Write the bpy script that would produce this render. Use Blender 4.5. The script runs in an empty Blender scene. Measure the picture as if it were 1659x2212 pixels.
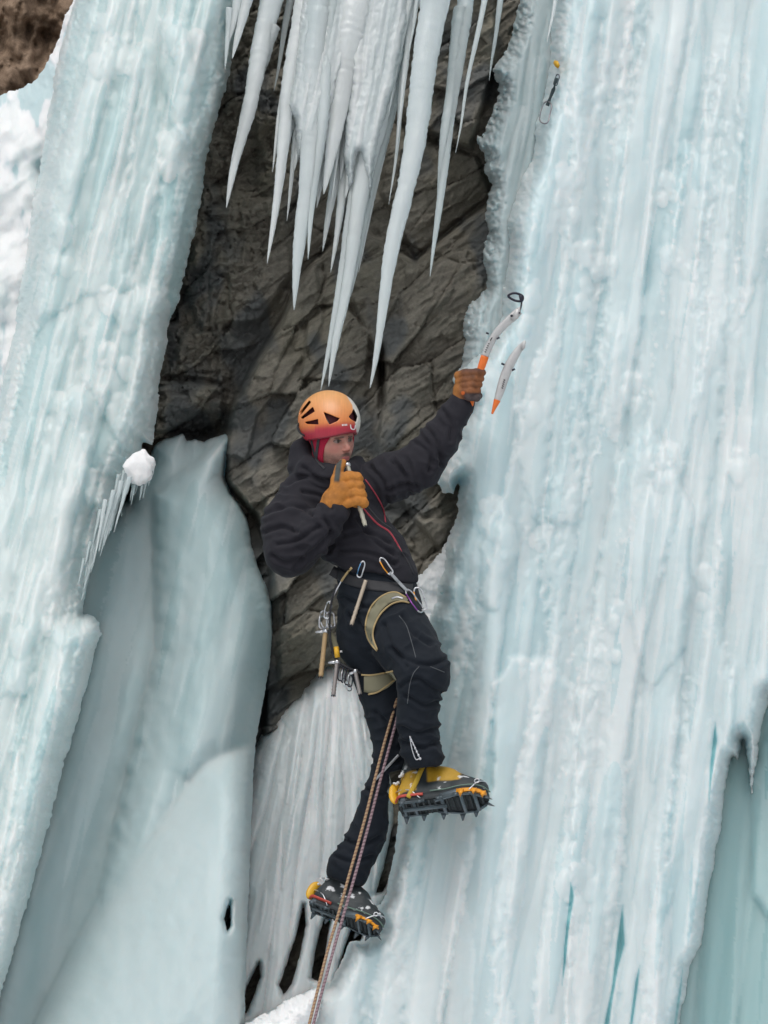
import bpy, math, random
import numpy as np
from mathutils import Vector, Matrix
from mathutils.bvhtree import BVHTree
R_ = math.radians
sc = bpy.context.scene
# ------------------------------------------------------------ camera, sky, sun
TILT, ROLL, FQ = R_(28), R_(9.5), 6144.0
ct, st, cr, sr = math.cos(TILT), math.sin(TILT), math.cos(ROLL), math.sin(ROLL)
U0 = np.array([0, -st, ct]); X0 = np.array([1.0, 0, 0])
CF = np.array([0, ct, st]); CR = cr*X0 + sr*U0; CU = -sr*X0 + cr*U0
CP = np.array([0, 0, 1.6])
cd = bpy.data.cameras.new('camera'); cam = bpy.data.objects.new('camera', cd)
sc.collection.objects.link(cam); sc.camera = cam
cd.sensor_fit = 'VERTICAL'; cd.sensor_height = 36; cd.lens = 36*FQ/2212.0
cd.clip_start = 0.1; cd.clip_end = 3000
cam.matrix_world = Matrix(((CR[0], CU[0], -CF[0], CP[0]), (CR[1], CU[1], -CF[1], CP[1]), (CR[2], CU[2], -CF[2], CP[2]), (0, 0, 0, 1)))
w = bpy.data.worlds.new('World'); sc.world = w; w.use_nodes = True
nt = w.node_tree; bg = nt.nodes['Background']
sky = nt.nodes.new('ShaderNodeTexSky'); sky.sky_type = 'NISHITA'; sky.sun_disc = False
SUN_EL, SUN_AZ = R_(52), R_(205)
sky.sun_elevation = SUN_EL; sky.sun_rotation = SUN_AZ
sky.air_density = 1.0; sky.dust_density = 3.0; sky.ozone_density = 1.0
hs = nt.nodes.new('ShaderNodeHueSaturation'); hs.inputs['Saturation'].default_value = 0.25
nt.links.new(sky.outputs[0], hs.inputs['Color']); nt.links.new(hs.outputs[0], bg.inputs[0])
bg.inputs[1].default_value = 0.115
sd_ = bpy.data.lights.new('sun', 'SUN'); sun = bpy.data.objects.new('sun', sd_); sc.collection.objects.link(sun)
sd_.energy = 0.75; sd_.angle = R_(30); sd_.color = (1.0, 0.965, 0.92)
sdir = Vector((math.sin(SUN_AZ)*math.cos(SUN_EL), math.cos(SUN_AZ)*math.cos(SUN_EL), math.sin(SUN_EL)))
sun.rotation_euler = sdir.to_track_quat('Z', 'Y').to_euler()
sc.view_settings.view_transform = 'Standard'; sc.view_settings.look = 'None'
sc.view_settings.exposure = 0.19; sc.view_settings.gamma = 1.0
sc.cycles.use_denoising = True
sc.cycles.max_bounces = 8

# ------------------------------------------------------------ picture rays -> world
def ray(x, y):
    x = np.asarray(x, dtype=np.float64); y = np.asarray(y, dtype=np.float64)
    a = (x-829.5)/FQ; b = (1106-y)/FQ
    return CF + a[..., None]*CR + b[..., None]*CU
def PY(x, y, Y):            # the point of that sight line at world distance Y
    v = ray(x, y); return CP + v*(np.asarray(Y)/v[..., 1])[..., None]
def PD(x, y, d):
    v = ray(x, y); return CP + v*np.asarray(d)[..., None]
PX = 0.0016275              # metres in one drawing unit at the climber
def M(x, y, c=0.0):         # climber space: c = units towards the viewer
    x = np.asarray(x, float); y = np.asarray(y, float); c = np.asarray(c, float)
    return PD(x, y, 10.0 + 0.35*(1400-y)*PX - c*PX)
def M1(x, y, c=0.0): return M(np.array([x]), np.array([y]), np.array([c]))[0]
VPX, VPY = 829.5+FQ*(sr*ct)/st, 1106-FQ*(cr*ct)/st
def fan(x, y): return VPX+(x-VPX)*(1106-VPY)/(y-VPY)       # constant along world verticals

# ------------------------------------------------------------ noise
_rng = np.random.RandomState(7)
_perm = _rng.permutation(256).astype(np.int32); _perm = np.concatenate([_perm, _perm, _perm])
_g = _rng.normal(size=(256, 3)).astype(np.float32); _g /= np.linalg.norm(_g, axis=1, keepdims=True)
def pn(x, y, z=0.0):
    x = np.asarray(x, np.float32); y = np.asarray(y, np.float32); z = np.asarray(z, np.float32)
    x, y, z = np.broadcast_arrays(x, y, z)
    xi = np.floor(x).astype(np.int32); yi = np.floor(y).astype(np.int32); zi = np.floor(z).astype(np.int32)
    xf = x-xi; yf = y-yi; zf = z-zi
    u = xf*xf*(3-2*xf); v = yf*yf*(3-2*yf); ww = zf*zf*(3-2*zf)
    xi &= 255; yi &= 255; zi &= 255
    out = 0
    flat = (zf.max() == 0)
    for dz in ((0,) if flat else (0, 1)):
        for dy in (0, 1):
            for dx in (0, 1):
                h = _perm[_perm[_perm[xi+dx]+yi+dy]+((zi+dz) & 255)]
                g = _g[h]
                d = g[..., 0]*(xf-dx)+g[..., 1]*(yf-dy)+g[..., 2]*(zf-dz)
                out = out + d*(u if dx else 1-u)*(v if dy else 1-v)*((ww if dz else 1-ww) if not flat else 1)
    return out*1.5
def fbm(x, y, z=0.0, o=4, g=0.5):
    s = 0; a = 1.0
    for i in range(o):
        f = 2.0**i
        s = s + a*pn(x*f+i*17.3, y*f+i*9.1, z*f); a *= g
    return s
def smooth(e0, e1, x):
    t = np.clip((x-e0)/(e1-e0), 0, 1); return t*t*(3-2*t)

# ------------------------------------------------------------ objects
COL = sc.collection
def tag(o, label=None, cat=None, group=None, kind=None):
    if label: o['label'] = label
    if cat: o['category'] = cat
    if group: o['group'] = group
    if kind: o['kind'] = kind
    return o
def empty(name, loc=(0, 0, 0)):
    o = bpy.data.objects.new(name, None); o.location = loc; o.empty_display_size = 0.1
    COL.objects.link(o); return o
def origin(o):
    p = Vector((0, 0, 0))
    while o: p += Vector(o.location); o = o.parent
    return np.array(p)
def mesh_obj(name, V, F, mat, parent=None, attrs=None, colors=None, flat=False, loc=None, mats=None, fmat=None):
    """V (n,3) world positions, F an (m,4)/(m,3) array or list of index tuples"""
    V = np.asarray(V, dtype=np.float64)
    o = bpy.data.objects.new(name, bpy.data.meshes.new(name))
    if parent: o.parent = parent; base = origin(parent)
    elif loc is not None: o.location = loc; base = np.array(loc)
    else: base = V.mean(axis=0); o.location = base
    me = o.data
    Vl = (V-base).astype(np.float32)
    if isinstance(F, np.ndarray):
        k = F.shape[1]
        idx = F.ravel().astype(np.int32); starts = np.arange(len(F), dtype=np.int32)*k
    else:
        idx = np.fromiter((i for f in F for i in f), dtype=np.int32)
        ln = np.array([len(f) for f in F], dtype=np.int32); starts = np.concatenate([[0], np.cumsum(ln)[:-1]]).astype(np.int32)
    me.vertices.add(len(Vl)); me.vertices.foreach_set('co', Vl.ravel())
    me.loops.add(len(idx)); me.loops.foreach_set('vertex_index', idx)
    me.polygons.add(len(starts)); me.polygons.foreach_set('loop_start', starts)
    me.update(calc_edges=True); me.validate()
    if not flat: me.shade_smooth()
    if attrs:
        for k_, a in attrs.items():
            at = me.attributes.new(k_, 'FLOAT', 'POINT'); at.data.foreach_set('value', np.asarray(a, np.float32).ravel())
    if colors is not None:
        at = me.attributes.new('Col', 'FLOAT_COLOR', 'POINT')
        c4 = np.ones((len(Vl), 4), np.float32); c4[:, :3] = colors; at.data.foreach_set('color', c4.ravel())
    me.materials.append(mat)
    COL.objects.link(o); return o
class MB:
    """collects pieces (world space) into one mesh"""
    def __init__(s): s.v = []; s.f = []; s.n = 0
    def add(s, V, F):
        s.v.append(np.asarray(V, float)); s.f += [tuple(int(i)+s.n for i in f) for f in F]; s.n += len(V); return s
    def tube(s, P, r, n=10, sy=1.0, cap=True, up=None):
        P = np.asarray(P, float); m = len(P); r = np.broadcast_to(np.asarray(r, float), (m,))
        T = np.gradient(P, axis=0); T /= np.linalg.norm(T, axis=1, keepdims=True)+1e-12
        if up is None:
            up = np.array([0.3, -1, 0.2]) if abs(T[0][1]) < 0.9 else np.array([1.0, 0, 0.1])
        A = np.cross(T, up); A /= np.linalg.norm(A, axis=1, keepdims=True)+1e-12
        B = np.cross(A, T)
        th = np.linspace(0, 2*np.pi, n, endpoint=False)
        V = P[:, None]+r[:, None, None]*(np.cos(th)[None, :, None]*A[:, None]+sy*np.sin(th)[None, :, None]*B[:, None])
        F = [(i*n+j, i*n+(j+1) % n, (i+1)*n+(j+1) % n, (i+1)*n+j) for i in range(m-1) for j in range(n)]
        if cap: F += [tuple(range(n))[::-1], tuple((m-1)*n+j for j in range(n))]
        return s.add(V.reshape(-1, 3), F)
    def prism(s, O, n, loop):     # loop of world points extruded by vector n
        L = np.asarray(loop, float); k = len(L)
        V = np.concatenate([L, L+np.asarray(n)])
        F = [tuple(range(k))[::-1], tuple(range(k, 2*k))]+[(i, (i+1) % k, k+(i+1) % k, k+i) for i in range(k)]
        return s.add(V, F)
    def ball(s, C, r, n=12, m=8, sc_=(1, 1, 1)):
        V = []; F = []
        for i in range(m+1):
            a = math.pi*i/m
            for j in range(n):
                b = 2*math.pi*j/n
                V.append((C[0]+r*sc_[0]*math.sin(a)*math.cos(b), C[1]+r*sc_[1]*math.sin(a)*math.sin(b), C[2]+r*sc_[2]*math.cos(a)))
        for i in range(m):
            for j in range(n): F.append((i*n+j, (i+1)*n+j, (i+1)*n+(j+1) % n, i*n+(j+1) % n))
        return s.add(V, F)
    def build(s, name, mat, parent=None, flat=False, loc=None):
        return mesh_obj(name, np.concatenate(s.v), s.f, mat, parent, flat=flat, loc=loc)
def spline(pts, n=40):
    """Catmull-Rom through points (any dimension)"""
    P = np.asarray(pts, float)
    if len(P) < 3: return P[0]+(P[-1]-P[0])*np.linspace(0, 1, n)[:, None]
    P = np.concatenate([[2*P[0]-P[1]], P, [2*P[-1]-P[-2]]]); k = len(P)-3
    t = np.linspace(0, k-1e-6, n); i = t.astype(int); u = (t-i)[:, None]
    a, b, c, d = P[i], P[i+1], P[i+2], P[i+3]
    return 0.5*((2*b)+(-a+c)*u+(2*a-5*b+4*c-d)*u*u+(-a+3*b-3*c+d)*u**3)

# ------------------------------------------------------------ materials
def mat_new(name):
    m = bpy.data.materials.new(name); m.use_nodes = True
    return m, m.node_tree, m.node_tree.nodes['Principled BSDF']
def N(t, kind, **kw):
    n = t.nodes.new(kind)
    for k, v in kw.items():
        if k in n.inputs.keys(): n.inputs[k].default_value = v
        else: setattr(n, k, v)
    return n
def ramp(t, stops, src=None):
    r = t.nodes.new('ShaderNodeValToRGB'); e = r.color_ramp.elements
    while len(e) < len(stops): e.new(0.5)
    for i, (p, c) in enumerate(stops):
        e[i].position = p; e[i].color = (*c, 1) if len(c) == 3 else c
    if src: t.links.new(src, r.inputs[0])
    return r
def mapping(t, scale, coord='Object'):
    tc = N(t, 'ShaderNodeTexCoord'); mp = N(t, 'ShaderNodeMapping'); mp.inputs['Scale'].default_value = scale
    t.links.new(tc.outputs[coord], mp.inputs[0]); return mp
def mixc(t, fac, a, b, mode='MIX'):
    m = N(t, 'ShaderNodeMix', data_type='RGBA', blend_type=mode)
    for s_, i in ((fac, 0), (a, 6), (b, 7)):
        if isinstance(s_, bpy.types.NodeSocket): t.links.new(s_, m.inputs[i])
        else: m.inputs[i].default_value = s_ if i == 0 else (*s_, 1)
    return m.outputs[2]
def math_(t, op, a, b=0.0, clamp=False):
    m = N(t, 'ShaderNodeMath', operation=op); m.use_clamp = clamp
    for s_, i in ((a, 0), (b, 1)):
        if isinstance(s_, bpy.types.NodeSocket): t.links.new(s_, m.inputs[i])
        else: m.inputs[i].default_value = s_
    return m.outputs[0]
def ice_mat(name, blue, white, rough=0.36, sss=0.8, streak=0.5, bump=0.10, deep=None, grain=1.0, trans=0.0, sscale=0.16, rad=(0.55, 0.8, 0.9)):
    m, t, p = mat_new(name)
    at = N(t, 'ShaderNodeAttribute', attribute_name='white')
    mp = mapping(t, (16, 16, 0.9)); n1 = N(t, 'ShaderNodeTexNoise', Scale=1.0, Detail=5.0, Roughness=0.62); t.links.new(mp.outputs[0], n1.inputs['Vector'])
    mp2 = mapping(t, (3.2, 3.2, 0.9)); n2 = N(t, 'ShaderNodeTexNoise', Scale=1.0, Detail=5.0, Roughness=0.55); t.links.new(mp2.outputs[0], n2.inputs['Vector'])
    mp3 = mapping(t, (90, 90, 34)); n3 = N(t, 'ShaderNodeTexNoise', Scale=1.0, Detail=4.0, Roughness=0.65); t.links.new(mp3.outputs[0], n3.inputs['Vector'])
    a = math_(t, 'MULTIPLY', math_(t, 'SUBTRACT', n1.outputs[0], 0.5), 0.45*streak)
    b = math_(t, 'MULTIPLY', math_(t, 'SUBTRACT', n2.outputs[0], 0.5), 2.6*streak)
    f = math_(t, 'ADD', math_(t, 'ADD', a, b), at.outputs['Fac'], True)
    c = mixc(t, f, blue, white)
    if deep: c = mixc(t, math_(t, 'MULTIPLY', math_(t, 'SUBTRACT', 0.42, n2.outputs[0]), 2.2, True), c, deep)
    c = mixc(t, math_(t, 'MULTIPLY', at.outputs['Fac'], -1.0, True), c, (0.22, 0.47, 0.50))
    t.links.new(c, p.inputs['Base Color'])
    t.links.new(math_(t, 'ADD', math_(t, 'MULTIPLY', n3.outputs[0], 0.35), rough-0.14, True), p.inputs['Roughness'])
    p.inputs['IOR'].default_value = 1.31
    p.inputs['Subsurface Weight'].default_value = sss
    p.inputs['Subsurface Radius'].default_value = rad; p.inputs['Subsurface Scale'].default_value = sscale
    p.inputs['Transmission Weight'].default_value = trans
    h = math_(t, 'ADD', math_(t, 'MULTIPLY', n3.outputs[0], 0.5*grain), math_(t, 'MULTIPLY', n1.outputs[0], 0.3))
    bu = N(t, 'ShaderNodeBump', Strength=bump, Distance=0.012); t.links.new(h, bu.inputs['Height']); t.links.new(bu.outputs[0], p.inputs['Normal'])
    return m
MI = {}
MI['right'] = ice_mat('ice_blue_white', (0.415, 0.59, 0.625), (0.665, 0.72, 0.73), streak=0.32, sscale=0.17, rough=0.30)
MI['left'] = ice_mat('ice_pale_green', (0.41, 0.575, 0.585), (0.65, 0.715, 0.71), streak=0.34, sscale=0.17, rough=0.30)
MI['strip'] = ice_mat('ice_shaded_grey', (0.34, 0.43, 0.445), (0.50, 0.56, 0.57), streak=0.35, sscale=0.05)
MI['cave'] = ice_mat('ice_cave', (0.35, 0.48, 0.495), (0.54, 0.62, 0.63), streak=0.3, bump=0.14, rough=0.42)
MI['bulge'] = ice_mat('ice_bulge', (0.34, 0.48, 0.54), (0.52, 0.62, 0.66), streak=0.3, bump=0.12)
MI['teal'] = ice_mat('ice_teal', (0.26, 0.44, 0.45), (0.44, 0.585, 0.59), rough=0.3, streak=0.45, bump=0.08)
MI['grey'] = ice_mat('ice_grey_drape', (0.53, 0.59, 0.60), (0.82, 0.83, 0.84), rough=0.28, streak=0.45, sscale=0.06)
MI['icicle'] = ice_mat('ice_icicle', (0.58, 0.69, 0.71), (0.84, 0.89, 0.90), rough=0.14, streak=0.5, bump=0.3, sss=0.4, rad=(0.8, 0.8, 0.9), trans=0.38, sscale=0.05)
MI['snow'] = ice_mat('snow', (0.74, 0.77, 0.79), (0.86, 0.87, 0.875), rough=0.75, sss=0.3, streak=0.3, bump=0.6)
MI['snowrock'] = ice_mat('snow_over_rock', (0.42, 0.47, 0.48), (0.80, 0.81, 0.82), rough=0.6, sss=0.2, streak=0.4, bump=0.6)

def rock_mat(name, cols, mossy=0.5, scale=1.0, rot=R_(38)):
    m, t, p = mat_new(name)
    tc = N(t, 'ShaderNodeTexCoord'); mp = N(t, 'ShaderNodeMapping'); t.links.new(tc.outputs['Object'], mp.inputs[0])
    mp.inputs['Rotation'].default_value = (0, rot, 0)
    mp2 = N(t, 'ShaderNodeMapping'); t.links.new(mp.outputs[0], mp2.inputs[0]); mp2.inputs['Scale'].default_value = ((3.5*scale, 5*scale, 20*scale) if rot else (9, 6, 4))
    n1 = N(t, 'ShaderNodeTexNoise', Scale=1.0, Detail=9.0, Roughness=0.62, Distortion=0.12); t.links.new(mp2.outputs[0], n1.inputs['Vector'])
    n2 = N(t, 'ShaderNodeTexNoise', Scale=2.2*scale, Detail=6.0, Roughness=0.6); t.links.new(tc.outputs['Object'], n2.inputs['Vector'])
    n3 = N(t, 'ShaderNodeTexNoise', Scale=60*scale, Detail=4.0, Roughness=0.7); t.links.new(tc.outputs['Object'], n3.inputs['Vector'])
    f = math_(t, 'ADD', math_(t, 'MULTIPLY', n1.outputs[0], 0.65), math_(t, 'MULTIPLY', n3.outputs[0], 0.35))
    r = ramp(t, [(0.30, cols[0]), (0.46, cols[1]), (0.56, cols[2]), (0.72, cols[3])], f)
    g = mixc(t, math_(t, 'MULTIPLY', math_(t, 'SUBTRACT', n2.outputs[0], 0.47), 4.0*mossy, True), r.outputs[0], cols[4], 'MIX')
    at = N(t, 'ShaderNodeAttribute', attribute_name='wet')
    g = mixc(t, at.outputs['Fac'], g, cols[5])
    t.links.new(g, p.inputs['Base Color']); p.inputs['Roughness'].default_value = 0.8
    p.inputs['Specular IOR Level'].default_value = 0.3
    bu = N(t, 'ShaderNodeBump', Strength=0.45, Distance=0.015); t.links.new(f, bu.inputs['Height']); t.links.new(bu.outputs[0], p.inputs['Normal'])
    return m
MROCK = rock_mat('rock_schist', [(0.13, 0.118, 0.10), (0.195, 0.178, 0.148), (0.255, 0.234, 0.195), (0.36, 0.335, 0.28), (0.25, 0.235, 0.155), (0.115, 0.125, 0.13)], 0.35)
MROCK2 = rock_mat('rock_brown', [(0.07, 0.05, 0.036), (0.17, 0.115, 0.075), (0.27, 0.19, 0.13), (0.38, 0.29, 0.21), (0.15, 0.10, 0.07), (0.05, 0.04, 0.035)], 0.5, rot=0.0)
# ------------------------------------------------------------ ice and rock sheets
def sdist(x, y, poly):
    """signed distance to a polygon (picture units), positive inside"""
    P = np.asarray(poly, np.float32); Q = np.roll(P, -1, axis=0)
    x = x.astype(np.float32); y = y.astype(np.float32)
    best = np.full(x.shape, 1e12, np.float32); ins = np.zeros(x.shape, bool)
    for (ax, ay), (bx, by) in zip(P, Q):
        ex, ey = bx-ax, by-ay; wx, wy = x-ax, y-ay
        t = np.clip((wx*ex+wy*ey)/(ex*ex+ey*ey+1e-9), 0, 1)
        d = (wx-ex*t)**2+(wy-ey*t)**2; np.minimum(best, d, out=best)
        if ay != by:
            c = ((ay > y) != (by > y)) & (x < ex*(y-ay)/(ey if ey else 1e-9)+ax); ins ^= c
    d = np.sqrt(best); return np.where(ins, d, -d)
def flow_noise(A, y, fx, fy, o=3, seed=0.0):
    return fbm(A*fx+seed, y*fy+seed*0.37, seed*0.11, o=o)
def stamp_drips(H, W, A, Yg, xs, ys, drips):
    """drips: (x tip, y tip, length, width, height m, white). raises H by round-bodied runs that hang in the fan direction"""
    st_x = xs[1]-xs[0]; st_y = ys[1]-ys[0]
    D = np.zeros_like(H); T = W.copy()
    for (tx, ty, L, w_, hh, wh) in drips:
        a0 = fan(tx, ty); y0 = ty-L
        xa = VPX+(a0-VPX)*(np.array([y0, ty])-VPY)/(1106-VPY)
        i0 = max(0, int((min(xa)-w_-6-xs[0])/st_x)); i1 = min(len(xs), int((max(xa)+w_+6-xs[0])/st_x)+2)
        j0 = max(0, int((y0-ys[0])/st_y)); j1 = min(len(ys), int((ty-ys[0])/st_y)+2)
        if i1 <= i0+1 or j1 <= j0+1: continue
        a = A[j0:j1, i0:i1]; yy = Yg[j0:j1, i0:i1]
        t = np.clip((yy-y0)/L, 0, 1)
        ww_ = w_*np.clip((1-t)/0.55, 0, 1)**0.6*(0.55+0.45*np.clip(t/0.3, 0, 1))*(1+0.16*pn(yy*0.045+tx, tx*0.3)+0.14*pn(yy*0.21+tx, tx*0.3))+0.01
        wig = 3.0*pn(yy*0.008+tx*1.7, ty*0.13)*min(1.0, w_/8)
        q = (a-a0-wig)/ww_
        pr = 0.62*hh*np.clip(1-q*q, 0, 1)**0.8*smooth(0, 0.4, t)*(1+0.10*pn(yy*0.09, tx*0.7))
        pr = np.where(t >= 1, 0, pr)
        d = D[j0:j1, i0:i1]; m_ = pr > d
        D[j0:j1, i0:i1] = np.where(m_, pr, d)
        tt = T[j0:j1, i0:i1]; T[j0:j1, i0:i1] = np.where(m_ & (pr > 0.25*hh), wh, tt)
    return H+D, T
def stamp_bumps(H, W, Xg, Yg, xs, ys, bumps):
    D = np.zeros_like(H); T = W.copy(); sx = xs[1]-xs[0]; sy = ys[1]-ys[0]
    for (bx, by, r, hh, wh) in bumps:
        i0 = max(0, int((bx-r*1.3-xs[0])/sx)); i1 = min(len(xs), int((bx+r*1.3-xs[0])/sx)+2)
        j0 = max(0, int((by-r*1.3-ys[0])/sy)); j1 = min(len(ys), int((by+r*2.4-ys[0])/sy)+2)
        if i1 <= i0+1 or j1 <= j0+1: continue
        x = Xg[j0:j1, i0:i1]-bx; y = Yg[j0:j1, i0:i1]-by
        y = np.where(y > 0, y*0.55, y)
        q2 = (x*x+y*y)/(r*r)*(1+0.25*pn(Xg[j0:j1, i0:i1]*0.09, Yg[j0:j1, i0:i1]*0.07, bx))
        pr = hh*np.clip(1-q2, 0, 1)**0.7
        d = D[j0:j1, i0:i1]; m_ = pr > d
        D[j0:j1, i0:i1] = np.where(m_, pr, d)
        tt = T[j0:j1, i0:i1]; T[j0:j1, i0:i1] = np.where(m_ & (pr > 0.3*hh), wh, tt)
    return H+D, T
def rand_drips(n, box, L, w_, hh, wh, seed, poly=None):
    r = random.Random(seed); out = []
    for _ in range(n):
        x = r.uniform(box[0], box[2]); y = r.uniform(box[1], box[3])
        ww_ = r.uniform(*w_); k = ww_/w_[1]
        out.append((x, y, r.uniform(*L)*(0.5+0.5*k), ww_, r.uniform(*hh)*k, r.uniform(*wh)))
    return out
def clusters(spots, seed, hh=0.05, wh=(0.7, 1.0), rr=(7, 20)):
    """cauliflower growth: (x, y, spread x, spread y, count)"""
    r = random.Random(seed); out = []
    for (x, y, sx_, sy_, n) in spots:
        for _ in range(n):
            q = r.uniform(*rr); out.append((x+r.gauss(0, 1)*sx_*0.5, y+r.gauss(0, 1)*sy_*0.5, q, hh*q/rr[1]*r.uniform(0.6, 1.2), r.uniform(*wh)))
    return out
def bands(H, W, A, Yg, width, length, thr, h, dw, seed, jag=0.10):
    n = flow_noise(A, Yg, 1/width, 1/length, 2, seed)+jag*pn(A*0.07+seed, Yg*0.035)+0.6*jag*pn(A*0.2, Yg*0.16, seed)+0.35*jag*pn(A*0.45, Yg*0.4, seed)
    k = smooth(thr-0.012, thr+0.012, n); k2 = smooth(thr, thr+0.20, n)
    return H+h*(0.35*k+0.65*k2), W+dw*k
def columns(A, y, width, warp, seed, sharp=0.5):
    a = A/width+warp*fbm(A/width*0.35+seed, y/width*0.10+seed, seed, o=2)
    i = np.floor(a); f = a-i
    rnd = np.sin(i*127.1+seed*31.7)*43758.5453; rnd = rnd-np.floor(rnd)
    return np.sqrt(np.clip(1-(2*f-1)**2, 0, 1))**sharp*(0.45+0.55*rnd), rnd
def blur(H, n):
    for _ in range(n):
        P_ = np.pad(H, 1, mode='edge'); H = 0.25*P_[1:-1, :-2]+0.5*P_[1:-1, 1:-1]+0.25*P_[1:-1, 2:]
        P_ = np.pad(H, 1, mode='edge'); H = 0.25*P_[:-2, 1:-1]+0.5*P_[1:-1, 1:-1]+0.25*P_[2:, 1:-1]
    return H
def sheet(name, poly, Yb, mat, step=2.4, edge_r=60, edge_d=0.35, jag=4.0, holes=(), thick=0.5, shape=None, parent=None, margin=10, power=2.0, hole_r=12, soft=2, relief=0.5):
    P = np.array(poly, float)
    xs = np.arange(P[:, 0].min()-margin, P[:, 0].max()+margin, step); ys = np.arange(P[:, 1].min()-margin, P[:, 1].max()+margin, step)
    Xg, Yg = np.meshgrid(xs, ys)
    A = fan(Xg, Yg)
    sd = sdist(Xg, Yg, P)
    sd = sd+jag*(0.8*pn(Xg*0.03, Yg*0.022, 3.3)+0.5*pn(Xg*0.11, Yg*0.085, 8.1)+0.22*pn(Xg*0.3, Yg*0.25, 1.2))
    hd = None
    for h_ in holes:
        d_ = -sdist(Xg, Yg, np.array(h_, float))+1.6*pn(Xg*0.12, Yg*0.06, 5.0); hd = d_ if hd is None else np.minimum(hd, d_)
    H = np.zeros_like(Xg); W = np.full_like(Xg, 0.5)
    if shape: H, W = shape(H, W, A, Xg, Yg, xs, ys, sd)
    H = blur(H*relief, soft)
    t = np.clip(1-np.clip(sd, 0, None)/edge_r, 0, 1)
    H = H*smooth(-4, 16, sd)-edge_d*(1-np.sqrt(np.clip(1-t**power, 0, 1)))
    if hd is not None:
        t = np.clip(1-np.clip(hd, 0, None)/hole_r, 0, 1); H = H-0.10*(1-np.sqrt(np.clip(1-t*t, 0, 1)))
        sd = np.minimum(sd, hd)
    Yw = Yb(Xg, Yg)-H
    # move the rim vertices onto the outline
    gy, gx = np.gradient(sd, step); g2 = gx*gx+gy*gy+1e-6
    rim = (sd < 0.9*step) & (sd > -1.5*step)
    Xr = np.where(rim & (sd < 0), Xg-sd*gx/g2*1.0, Xg); Yr = np.where(rim & (sd < 0), Yg-sd*gy/g2*1.0, Yg)
    mv = np.hypot(Xr-Xg, Yr-Yg); k = np.where(mv > 2.5*step, 0, 1); Xr = Xg+(Xr-Xg)*k; Yr = Yg+(Yr-Yg)*k
    V = PY(Xr, Yr, Yw)
    keep = sd > -1.2*step
    kf = keep[:-1, :-1] & keep[1:, :-1] & keep[:-1, 1:] & keep[1:, 1:] & ((sd[:-1, :-1] > 0) | (sd[1:, 1:] > 0) | (sd[1:, :-1] > 0) | (sd[:-1, 1:] > 0))
    nx = len(xs); idx = np.arange(Xg.size).reshape(Xg.shape)
    F = np.stack([idx[:-1, :-1][kf], idx[1:, :-1][kf], idx[1:, 1:][kf], idx[:-1, 1:][kf]], axis=1)
    # skirt: the outline carried back into the mountain
    E = np.concatenate([F[:, [0, 1]], F[:, [1, 2]], F[:, [2, 3]], F[:, [3, 0]]]); n_ = Xg.size
    key = E[:, 0].astype(np.int64)*n_+E[:, 1]; rev = E[:, 1].astype(np.int64)*n_+E[:, 0]
    B = E[~np.isin(key, rev)]
    used = np.unique(np.concatenate([F.ravel(), B.ravel()])); rv = np.unique(B)
    remap = -np.ones(n_, np.int64); remap[used] = np.arange(len(used))
    rmap2 = -np.ones(n_, np.int64); rmap2[rv] = len(used)+np.arange(len(rv))
    Vf = V.reshape(-1, 3); Wf = W.ravel()
    bx, by, bY = Xr.ravel()[rv], Yr.ravel()[rv], Yw.ravel()[rv]
    gxx, gyy = gx.ravel()[rv], gy.ravel()[rv]; gl = np.hypot(gxx, gyy)+1e-6
    Vb = PY(bx+gxx/gl*3, by+gyy/gl*3, bY+thick)
    Vall = np.concatenate([Vf[used], Vb]); Wall = np.concatenate([Wf[used], Wf[rv]])
    Fs = np.stack([remap[B[:, 1]], remap[B[:, 0]], rmap2[B[:, 0]], rmap2[B[:, 1]]], axis=1)
    Fa = np.concatenate([remap[F], Fs])
    return mesh_obj(name, Vall, Fa, mat, parent, attrs={'white': Wall})

# ---- right wall
def lin(y, a, b, va, vb): return va+(vb-va)*np.clip((y-a)/(b-a), 0, 1)
WALL = [(1203, -200), (1198, 0), (1190, 70), (1187, 140), (1176, 200), (1160, 262), (1154, 290), (1150, 335), (1130, 385), (1104, 440), (1098, 480), (1098, 560), (1090, 620), (1085, 680), (1060, 730), (1040, 760), (1005, 790), (985, 800), (978, 820), (985, 850), (1010, 870),
        (1004, 890), (988, 915), (975, 960), (950, 1015), (948, 1040), (958, 1062), (980, 1068), (990, 1040), (987, 1110), (978, 1150), (965, 1180), (958, 1230), (944, 1262), (946, 1300), (930, 1330), (935, 1400), (930, 1480), (900, 1560), (880, 1640), (862, 1762), (858, 1800), (848, 1860), (835, 1930), (812, 1965),
        (815, 2010), (790, 2028), (755, 2032), (738, 2075), (716, 2118), (640, 2150), (575, 2185), (500, 2225), (470, 2420), (1440, 2420), (1478, 2212), (1497, 2095), (1520, 2048), (1543, 1896), (1561, 1789), (1574, 1690), (1585, 1640), (1592, 1686), (1606, 1600), (1616, 1690), (1624, 1749), (1634, 1680), (1650, 1560), (1665, 1500), (1900, 1480), (1900, -200)]
SLOTS = [[(1233, 1905), (1240, 1935), (1228, 2010), (1222, 2080), (1214, 2130), (1219, 2040), (1228, 1960)],
         [(1345, 1955), (1349, 2040), (1334, 2095), (1322, 2165), (1313, 2230), (1305, 2300), (1306, 2212), (1322, 2130), (1334, 2030)],
         [(1382, 2085), (1378, 2130), (1366, 2212), (1355, 2300), (1350, 2300), (1364, 2190), (1373, 2120)],
         [(1476, 2084), (1471, 2140), (1461, 2212), (1450, 2300), (1446, 2300), (1462, 2170)],
         [(1545, 1560), (1549, 1600), (1536, 1690), (1530, 1750), (1534, 1650)]]
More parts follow.
